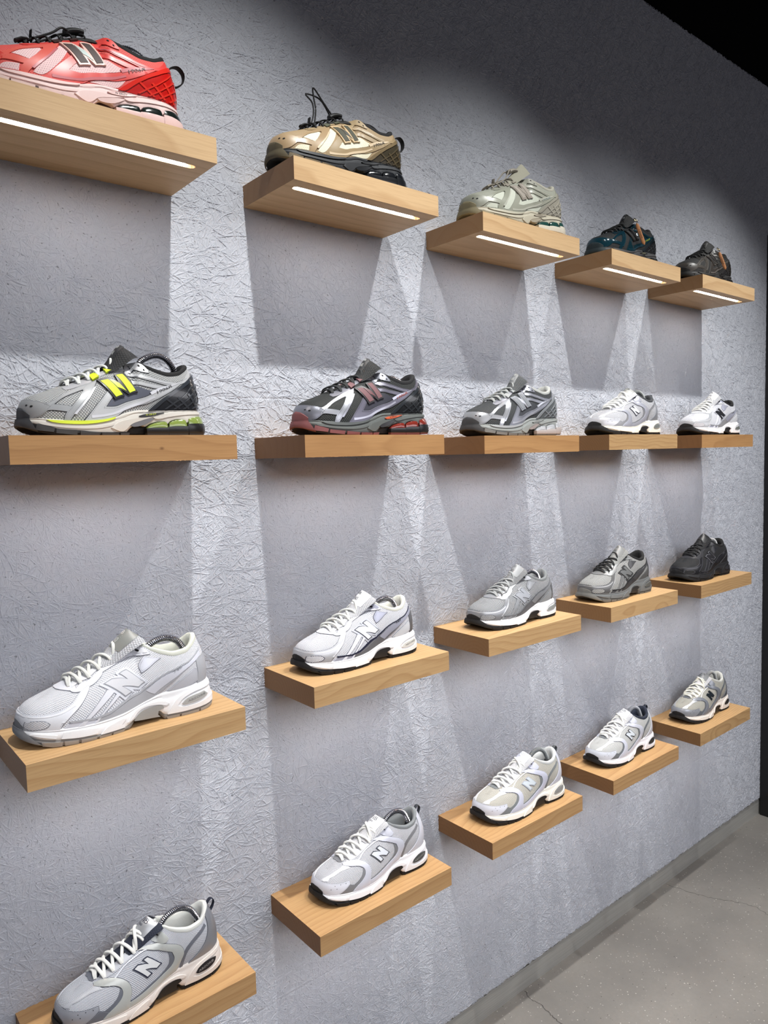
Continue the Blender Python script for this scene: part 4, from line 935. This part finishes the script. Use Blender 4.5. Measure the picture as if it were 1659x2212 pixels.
COLOURS = {
    (0, 0): A_col(pale=(232, 196, 196), net=(214, 84, 78), hole=(188, 58, 56), net2=(226, 176, 178), cap=(206, 62, 56), front=(220, 98, 86), side=(212, 66, 62), trim=(196, 104, 110), eye=(222, 74, 68), piping=(234, 170, 168), heel=(190, 26, 22), cagebar=(222, 52, 40), hband=(220, 48, 38),
                  midsole=(222, 194, 190), insert=(222, 190, 186), tread=(222, 196, 190), toe=(222, 190, 186), outsole=(60, 40, 40), shank=(214, 186, 182), window=(218, 184, 180), wtext=(30, 26, 26), pod=(24, 32, 30), cup=(222, 192, 188), nframe=(222, 184, 172), nfill=(52, 30, 26), ndia=(176, 192, 188), tab=(52, 26, 24), number=(44, 24, 26), lace=(20, 20, 22), tongue=(24, 22, 23), ptab=(16, 16, 18), lining=(18, 18, 20)),
    (0, 1): A_col(pale=(226, 220, 194), net=(158, 136, 104), hole=(128, 108, 80), net2=(220, 212, 184), cap=(166, 142, 110), front=(160, 136, 104), side=(150, 130, 98), trim=(206, 186, 156), eye=(160, 140, 108), piping=(204, 186, 156), heel=(60, 54, 42), cagebar=(84, 74, 56), hband=(120, 104, 78),
                  midsole=(28, 31, 36), insert=(30, 33, 38), tread=(96, 84, 62), toe=(84, 76, 56), outsole=(18, 20, 22), shank=(30, 32, 36), window=(30, 32, 36), wtext=(40, 42, 46), pod=(22, 24, 28), cup=(24, 26, 30), nframe=(196, 170, 132), nfill=(64, 64, 50), ndia=(60, 60, 52), tab=(82, 84, 68), number=(26, 24, 22), lace=(18, 18, 20), tongue=(26, 24, 23), ptab=(16, 16, 18), lining=(18, 18, 20)),
    (0, 2): A_col(pale=(190, 194, 180), net=(144, 146, 134), hole=(120, 122, 112), net2=(186, 188, 172), cap=(134, 136, 124), front=(140, 142, 128), side=(146, 147, 134), trim=(170, 170, 158), eye=(140, 140, 128), piping=(168, 168, 156), heel=(150, 146, 134), cagebar=(164, 160, 148), hband=(152, 148, 136),
                  midsole=(176, 170, 152), insert=(174, 170, 152), tread=(140, 130, 104), toe=(122, 114, 88), outsole=(96, 88, 68), shank=(160, 152, 136), window=(158, 150, 136), wtext=(120, 114, 100), pod=(36, 70, 66), cup=(206, 200, 184), nframe=(150, 142, 132), nfill=(150, 142, 132), ndia=(146, 138, 128), tab=(136, 130, 118), number=(150, 160, 156), lace=(140, 134, 122), tongue=(148, 146, 130), lining=(164, 162, 148)),
    (0, 3): A_col(net=(16, 24, 30), hole=(4, 5, 7), net2=(12, 16, 20), cap=((22, 54, 66), (.12, .2)), front=((20, 50, 62), (.12, .2)), side=((20, 50, 60), (.14, .2)), trim=((26, 60, 72), (.15, .2)), eye=((20, 44, 54), (.15, .2)), piping=(12, 20, 24), heel=(14, 16, 18), cagebar=(30, 34, 38), hband=(22, 34, 40),
                  midsole=(62, 62, 64), insert=(58, 58, 60), tread=(20, 22, 24), toe=(20, 36, 42), outsole=(14, 14, 16), shank=(40, 40, 42), window=(62, 62, 60), wtext=(150, 150, 110), pod=(40, 42, 44), cup=(50, 50, 52), nframe=(18, 20, 22), nfill=(20, 22, 24), ndia=(18, 20, 22), tab=(26, 28, 30), number=(150, 168, 60), lace=(9, 10, 12), tongue=(14, 17, 22), tlabel=(12, 14, 18), tprint=(120, 122, 126), lining=(16, 17, 20)),
    (0, 4): A_col(net=(32, 31, 30), hole=(14, 14, 14), net2=(30, 29, 28), cap=(62, 58, 54), front=((92, 88, 84), (.25, .4)), side=(52, 49, 46), trim=((120, 116, 112), (.3, .4)), eye=(44, 42, 40), piping=(96, 92, 88), heel=(30, 29, 28), cagebar=(44, 42, 40), hband=(46, 44, 42),
                  midsole=(38, 37, 37), insert=(36, 35, 35), tread=(14, 14, 15), toe=(14, 14, 15), outsole=(12, 12, 13), shank=(26, 26, 26), window=(40, 39, 38), wtext=(60, 58, 56), pod=(34, 33, 33), cup=(22, 22, 22), nframe=(90, 86, 82), nfill=(26, 25, 25), ndia=(24, 23, 23), tab=(30, 29, 28), number=(60, 57, 54), lace=(20, 19, 19), tongue=(30, 29, 30), tlabel=(34, 33, 33), tprint=(88, 86, 84), lining=(18, 18, 18)),
    (1, 0): A_col(net=(206, 208, 206), hole=(124, 126, 128), net2=(78, 82, 96), cap=(148, 150, 152), front=(154, 157, 160), side=((180, 182, 184), (.4, .2)), insert=(206, 222, 40)),
    (1, 1): A_col(net=(50, 54, 53), hole=(16, 18, 19), net2=(44, 44, 56), cap=((128, 130, 140), (.32, .5)), front=((170, 172, 180), (.3, .55)), side=((112, 110, 124), (.36, .4)), trim=((176, 176, 188), (.28, .6)), eye=((140, 142, 152), (.35, .5)), piping=(34, 36, 40), heel=(26, 28, 30), cagebar=(44, 47, 50), hband=(46, 50, 54),
                  midsole=(88, 92, 90), insert=(78, 82, 82), tread=(122, 72, 74), toe=(122, 72, 74), outsole=(36, 34, 36), shank=(42, 42, 44), window=(198, 84, 40), wtext=(60, 26, 18), pod=(118, 42, 34), cup=(28, 28, 30), nframe=(56, 54, 56), nfill=(110, 74, 78), ndia=(104, 68, 72), tab=(112, 76, 80), number=(160, 72, 54), lace=(40, 42, 43), tongue=(34, 37, 38), tlabel=(50, 52, 54)),
    (1, 2): A_col(net=(84, 88, 90), hole=(24, 26, 28), net2=(56, 58, 64), cap=((156, 158, 162), (.35, .4)), front=((200, 202, 208), (.22, .6)), side=((150, 152, 162), (.34, .45)), trim=((196, 198, 206), (.26, .6)), eye=((150, 152, 162), (.35, .5)), piping=(60, 62, 68), heel=(92, 96, 98), cagebar=(124, 128, 132), hband=(136, 140, 144),
                  midsole=(140, 144, 142), insert=(150, 152, 154), tread=(110, 110, 108), toe=(58, 58, 60), outsole=(44, 42, 42), shank=(150, 140, 138), window=(140, 143, 142), wtext=(120, 122, 122), pod=(170, 172, 176), cup=(176, 168, 166), nframe=(140, 143, 150), nfill=(126, 129, 134), ndia=(186, 188, 198), tab=(150, 153, 154), number=(120, 124, 130), lace=(150, 153, 152), tongue=(100, 104, 106), tlabel=(110, 113, 115), lining=(176, 178, 174)),
    (1, 3): B_col(hole=(120, 122, 130), accent=sv(150, .35), side=((190, 192, 204), (.3, .4)), cap=((206, 208, 214), (.34, .3)), heel=((160, 163, 170), (.35, .4)), nframe=(48, 52, 70), nfill=(214, 216, 220), midsole=(226, 224, 214), window=(120, 124, 122), wtext=(120, 124, 122), lining=(66, 68, 72), tlabel=(150, 152, 150), tprint=(60, 62, 66)),
    (1, 4): C_col(nframe=(30, 32, 38), nfill=(26, 28, 34), piping=(150, 153, 160), line=(150, 152, 158), dark=sv(170, .35), cap=((190, 193, 198), (.35, .3)), lining=(18, 18, 20), window=(110, 114, 112), wtext=(110, 114, 112), lace=(222, 222, 218)),
    (2, 0): C_col(shankc=(150, 149, 146), cap=(232, 234, 240), trim=(238, 239, 244), dark=(178, 180, 186), stripe=((218, 220, 230), (.4, .1)), line=(176, 178, 184), heel=(196, 198, 206), nbase=(216, 218, 226), nframe=(150, 153, 160), nfill=(210, 211, 216), eyep=(224, 225, 230), piping=(150, 152, 160), number=(140, 142, 148), outsole=(132, 130, 128), tread=(164, 160, 156), toe=(132, 134, 138), tlabel=(128, 130, 126), tprint=(214, 214, 212), net=(242, 242, 246), hole=(184, 186, 194), lining=(214, 216, 204), window=(164, 164, 162), wtext=(120, 120, 118)),
    (2, 1): C_col(),
    (2, 2): C_col(net=(184, 186, 188), hole=(70, 72, 76), cap=((150, 152, 156), (.36, .5)), trim=((200, 202, 206), (.3, .5)), dark=sv(116, .4), stripe=((156, 158, 162), (.4, .4)), line=(110, 112, 116), heel=(150, 153, 156), nbase=((190, 192, 196), (.3, .5)), nframe=(96, 98, 104), nfill=(160, 163, 170), eyep=((180, 182, 186), (.3, .5)), eye=((176, 178, 182), (.32, .5)), inner=((186, 188, 192), (.35, .4)), piping=(96, 98, 102), number=(120, 122, 126), lining=(126, 129, 130), lace=(158, 160, 160), tongue=(150, 152, 154), tlabel=(140, 142, 144), tprint=(90, 92, 96), window=(140, 144, 144), wtext=(150, 153, 153)),
    (2, 3): C_col(shankc=(34, 34, 34), net=(196, 197, 194), hole=(54, 54, 56), cap=((112, 112, 112), (.36, .5)), trim=((168, 168, 168), (.3, .5)), dark=(58, 58, 60), stripe=(72, 72, 74), line=(40, 40, 42), heel=(90, 92, 92), nbase=(60, 60, 60), nframe=(36, 36, 38), nfill=(104, 106, 106), eyep=(120, 122, 122), eye=((150, 151, 151), (.34, .5)), inner=((166, 167, 166), (.35, .4)), piping=(66, 66, 68), number=(150, 151, 150), midsole=(104, 106, 106), outsole=(90, 90, 88), tread=(118, 118, 114), toe=(120, 120, 116), lining=(24, 24, 25), lace=(22, 22, 23), tongue=(170, 171, 168), tlabel=(120, 121, 120), tprint=(60, 60, 60), window=(92, 92, 88), wtext=(92, 92, 88)),
    (2, 4): C_col(net=(34, 35, 38), hole=(10, 10, 12), cap=((34, 34, 37), (.3, .2)), trim=((70, 70, 76), (.3, .3)), dark=(22, 22, 24), stripe=(34, 34, 38), line=(58, 58, 62), heel=(34, 34, 37), nbase=(34, 34, 36), nframe=(132, 132, 138), nfill=(30, 30, 34), eyep=(60, 60, 64), eye=(44, 44, 48), inner=(52, 52, 56), piping=(88, 88, 94), number=(110, 110, 114), midsole=(24, 24, 27), outsole=(14, 14, 16), tread=(16, 16, 18), toe=(18, 18, 20), lining=(16, 16, 18), lace=(20, 20, 22), tongue=(30, 30, 33), tlabel=(28, 28, 30), tprint=(60, 60, 64), window=(40, 40, 44), wtext=(60, 60, 64)),
    (3, 0): B_col(net=(224, 226, 232), hole=(146, 150, 160), accent=((118, 122, 132), (.4, .35)), strip=((206, 208, 214), (.36, .4)), cap=((172, 175, 184), (.34, .35)), eye=((184, 187, 194), (.4, .35)), side=((184, 187, 184), (.3, .2)), heel=((150, 153, 160), (.34, .5)), trim=((214, 216, 222), (.3, .3)), piping=(98, 100, 108), midsole=(214, 206, 200), lining=(206, 208, 204), tlabel=((176, 178, 182), (.3, .5)), tprint=(28, 32, 52), window=(28, 26, 30), wtext=(150, 146, 144), nframe=(24, 30, 54), nfill=(206, 208, 210), ptab=(28, 32, 48), tongue=(40, 46, 66), insole=(22, 24, 34)),
    (3, 1): B_col(lining=(128, 132, 134), insole=(84, 86, 88)),
    (3, 2): B_col(net=(232, 228, 216), hole=(146, 144, 138), accent=(124, 128, 130), cap=(218, 220, 230), side=((206, 208, 224), (.36, .1)), heel=((212, 214, 226), (.4, .1)), eye=(214, 214, 218), nframe=(170, 176, 190), nfill=(200, 208, 214), midsole=(230, 227, 218), lining=(196, 198, 198), window=(140, 140, 138), wtext=(140, 140, 138), tlabel=(206, 208, 222), tprint=(160, 164, 168), ptab=(80, 84, 86)),
    (3, 3): B_col(net=(236, 236, 232), hole=(146, 148, 150), accent=(110, 114, 118), cap=(206, 210, 220), nframe=(24, 30, 42), nfill=(206, 212, 218), lining=(34, 40, 56), ptab=(26, 32, 46), window=(44, 46, 46), wtext=(60, 60, 60), tprint=(30, 36, 50), midsole=(228, 226, 230)),
    (3, 4): B_col(net=(212, 210, 198), hole=(126, 124, 118), accent=(98, 102, 108), cap=((160, 163, 170), (.3, .4)), side=((140, 144, 152), (.34, .35)), heel=((120, 124, 132), (.34, .4)), strip=((190, 192, 196), (.3, .4)), eye=(218, 216, 206), nframe=(28, 36, 42), nfill=(26, 34, 40), midsole=(222, 214, 206), lining=(192, 192, 186), window=(34, 34, 34), wtext=(60, 60, 58), tlabel=(120, 122, 124), lace=(222, 220, 208), piping=(96, 98, 104)),
}
LABELS = {
    (0, 0): 'red and pink running sneaker with black toggle laces and a black heel loop', (0, 1): 'beige and cream running sneaker on a black sole with an upright black cord loop',
    (0, 2): 'sage grey running sneaker with grey toggle laces and a tall tongue flap', (0, 3): 'glossy dark teal sneaker with black laces and a tan leather hang tag',
    (0, 4): 'dark brown black sneaker on the far top shelf with a tan hang tag', (1, 0): 'silver running sneaker with neon yellow side letter and green heel cushions',
    (1, 1): 'dark grey running sneaker with mauve side letter and dusty red outsole', (1, 2): 'grey mesh running sneaker with shiny silver toe panels and grey laces',
    (1, 3): 'white and silver sneaker with navy outlined letter and a grey shoe tree', (1, 4): 'small white mesh sneaker with solid black side letter and black collar lining',
    (2, 0): 'large all white mesh sneaker with pale grey piping and grey outsole', (2, 1): 'white mesh sneaker with silver toe, navy piping and cream collar on black outsole',
    (2, 2): 'silver grey mesh sneaker with thick white midsole and grey laces', (2, 3): 'gunmetal grey mesh sneaker with black laces, black collar and grey sole',
    (2, 4): 'all black mesh sneaker with thin silver outlines on its side letter', (3, 0): 'silver sneaker with navy outlined letter and striped navy heel loop, lowest at left',
    (3, 1): 'white leather toe sneaker with dark grey outlined letter and grey collar lining', (3, 2): 'lavender white sneaker with cream mesh and a pale blue grey side letter',
    (3, 3): 'white sneaker with navy collar lining and black outlined letter', (3, 4): 'cream mesh sneaker with silver grey overlays and solid dark side letter',
}
TREE = {(0, 0): 'the red sneaker', (0, 1): 'the beige sneaker', (0, 3): 'the glossy teal sneaker', (0, 4): 'the dark brown sneaker', (1, 0): 'the silver and neon yellow sneaker', (1, 1): 'the dark grey sneaker with mauve letter',
        (1, 3): 'the white and silver sneaker on the second row', (2, 0): 'the large all white sneaker', (2, 1): 'the white sneaker with navy piping', (2, 2): 'the silver grey sneaker with white midsole', (2, 4): 'the all black sneaker',
        (3, 0): 'the silver sneaker at the lower left', (3, 1): 'the white leather toe sneaker', (3, 2): 'the lavender white sneaker', (3, 3): 'the white sneaker with navy lining', (3, 4): 'the cream sneaker on the far bottom shelf'}
PLACE = {   # x, distance from the wall, yaw, size
    (0, 0): (.250, .118, -1., 1.08), (0, 1): (.760, .118, -2.0, 1.055), (0, 2): (1.296, .112, -3.4, 1.10), (0, 3): (1.837, .100, 1.0, 1.03), (0, 4): (2.326, .101, 1.0, 1.04),
    (1, 0): (.290, .101, .5, 1.034), (1, 1): (.802, .109, -2.5, 1.097), (1, 2): (1.301, .106, -1.4, 1.074), (1, 3): (1.832, .103, -.1, 1.053), (1, 4): (2.362, .103, -.8, 1.059),
    (2, 0): (.258, .098, -1.8, 1.109), (2, 1): (.792, .096, -.2, 1.053), (2, 2): (1.309, .103, .4, 1.028), (2, 3): (1.793, .094, -.5, 1.055), (2, 4): (2.312, .100, -.6, 1.041),
    (3, 0): (.288, .103, .3, 1.005), (3, 1): (.817, .096, -.6, 1.029), (3, 2): (1.316, .102, -2.4, 1.056), (3, 3): (1.825, .095, -.4, 1.027), (3, 4): (2.337, .094, .2, 1.046)}
KIND = {(0, 0): 'A', (0, 1): 'A', (0, 2): 'A', (0, 3): 'A', (0, 4): 'A', (1, 0): 'A', (1, 1): 'A', (1, 2): 'A', (1, 3): 'B', (1, 4): 'C', (2, 0): 'C', (2, 1): 'C', (2, 2): 'C', (2, 3): 'C', (2, 4): 'C', (3, 0): 'B', (3, 1): 'B', (3, 2): 'B', (3, 3): 'B', (3, 4): 'B'}
OPTS = {(0, 0): ('utility', 'tab', 'perforated', 'plaintongue'), (0, 1): ('utility', 'tab', 'loop', 'perforated', 'plaintongue'), (0, 2): ('utility', 'flap', 'perforated', 'plaintongue'), (1, 3): ('tab',), (3, 0): ('tab',), (3, 1): ('tab',), (3, 2): ('tab',), (3, 3): ('tab',), (3, 4): ()}
ROWN = ('top row', 'second row', 'third row', 'bottom row'); COLN = ('leftmost', 'second from left', 'middle', 'second from right', 'rightmost')
UNDER = [['red sneaker', 'beige sneaker', 'sage sneaker', 'teal sneaker', 'dark brown sneaker'], ['neon yellow lettered sneaker', 'mauve lettered sneaker', 'silver grey sneaker', 'navy lettered sneaker', 'black lettered sneaker'],
         ['large white sneaker', 'navy piped sneaker', 'silver sneaker', 'gunmetal sneaker', 'black sneaker'], ['silver sneaker', 'white leather sneaker', 'lavender sneaker', 'navy lined sneaker', 'cream sneaker']]
for r in range(4):
    for c in range(5):
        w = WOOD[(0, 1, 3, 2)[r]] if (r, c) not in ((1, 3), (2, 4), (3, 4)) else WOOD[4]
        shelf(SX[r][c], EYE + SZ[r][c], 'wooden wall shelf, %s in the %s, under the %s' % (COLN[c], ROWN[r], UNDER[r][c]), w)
        x, dist, yaw, k = PLACE[(r, c)]
        build_shoe(KIND[(r, c)], COLOURS[(r, c)], x, dist, EYE + SZ[r][c], yaw, k, LABELS[(r, c)], opts=OPTS.get((r, c), ()) + (('stitch',) if c < 3 and (r, c) not in ((0, 0), (0, 1), (0, 2)) else ()))
        if (r, c) in TREE:
            arc = {'A': ((192, 116), (204, 130), (226, 138), (246, 131), (258, 112)), 'B': ((188, 110), (202, 123), (224, 127), (245, 117), (257, 98)), 'C': ((194, 104), (206, 114), (228, 119), (248, 111), (260, 94))}[KIND[(r, c)]]
            cl = {(0, 3): (214, 212, 204), (0, 4): (214, 212, 204), (1, 1): None, (2, 4): (176, 176, 176), (3, 2): (128, 132, 134), (3, 3): (140, 143, 150), (3, 4): (150, 152, 152), (1, 3): (140, 143, 142)}.get((r, c))
            if r == 0: arc = ((192, 108), (204, 119), (226, 124), (246, 117), (258, 100))
            if (r, c) == (1, 1): arc = ((192, 104), (208, 112), (228, 114), (246, 108), (258, 98))
            build_tree(x, dist, EYE + SZ[r][c], yaw, k, ('coiled steel' if cl is None else 'pale coated') + ' shoe tree arching inside ' + TREE[(r, c)], arc, cl)

# leather hang tags on the two dark sneakers of the top row
def hang_tag(r, c, label, p0, p1):
    x, dist, yaw, k = PLACE[(r, c)]; K = k / 1000
    root = bpy.data.objects.new('hang_tag', None); COL.objects.link(root); root.location = (x, WALL - dist, EYE + SZ[r][c]); root.rotation_euler.z = math.radians(yaw)
    tag(root, label, 'tag', 'tan leather hang tags')
    p0 = np.array(p0, float); p1 = np.array(p1, float); d = (p1 - p0) / np.linalg.norm(p1 - p0); L = np.linalg.norm(p1 - p0)
    q = np.linspace(0, L, 13); P = p0 + q[:, None] * d; w = 5. * np.sqrt(np.clip(1 - np.abs(q / L * 2 - 1) ** 8, .02, 1))
    nr = np.tile(np.array([-.75, -.65, 0.]), (len(q), 1)); V, F = tube(P, w, 1.8, nr, 12)
    mesh_obj('leather_strap', V, F, mat('tan_leather', (176, 120, 76), .6, bump=.3), root, scale=K)
    n_ = np.array([-.75, -.65, 0.]); n_ = n_ - (n_ @ d) * d; n_ /= np.linalg.norm(n_); b_ = np.cross(n_, d)
    V, F = text2d('1906R'); xx = V[:, 0] / V[:, 0].max(); Q = [tuple(p0 + d * (L * .30 + L * .42 * a) + b_ * (b * 3.6 - 1.8) * 1 + n_ * 1.95) for a, b in zip(xx, V[:, 1])]
    mesh_obj('stamped_print', Q, F, mat('stamp_brown', (70, 44, 28), .7), root, scale=K)
    a = np.linspace(0, 2 * math.pi, 25); c0 = p0 - d * 6 + np.array([0, 0, 2]); R = np.array([c0 + 7 * (math.cos(t) * np.array([1, 0, 0]) + math.sin(t) * np.array([0, .5, .86])) for t in a])
    V, F = tube(R, 1.0, 1.0, None, 6, cap=False); mesh_obj('ring', V, F, mat('brass_ring', (196, 176, 128), .25, 1.), root, scale=K)
hang_tag(0, 3, 'tan leather hang tag hanging from the glossy teal sneaker', (150, -44, 112), (173, -56, 52))
hang_tag(0, 4, 'tan leather hang tag hanging from the dark brown sneaker', (166, -44, 106), (186, -57, 50))
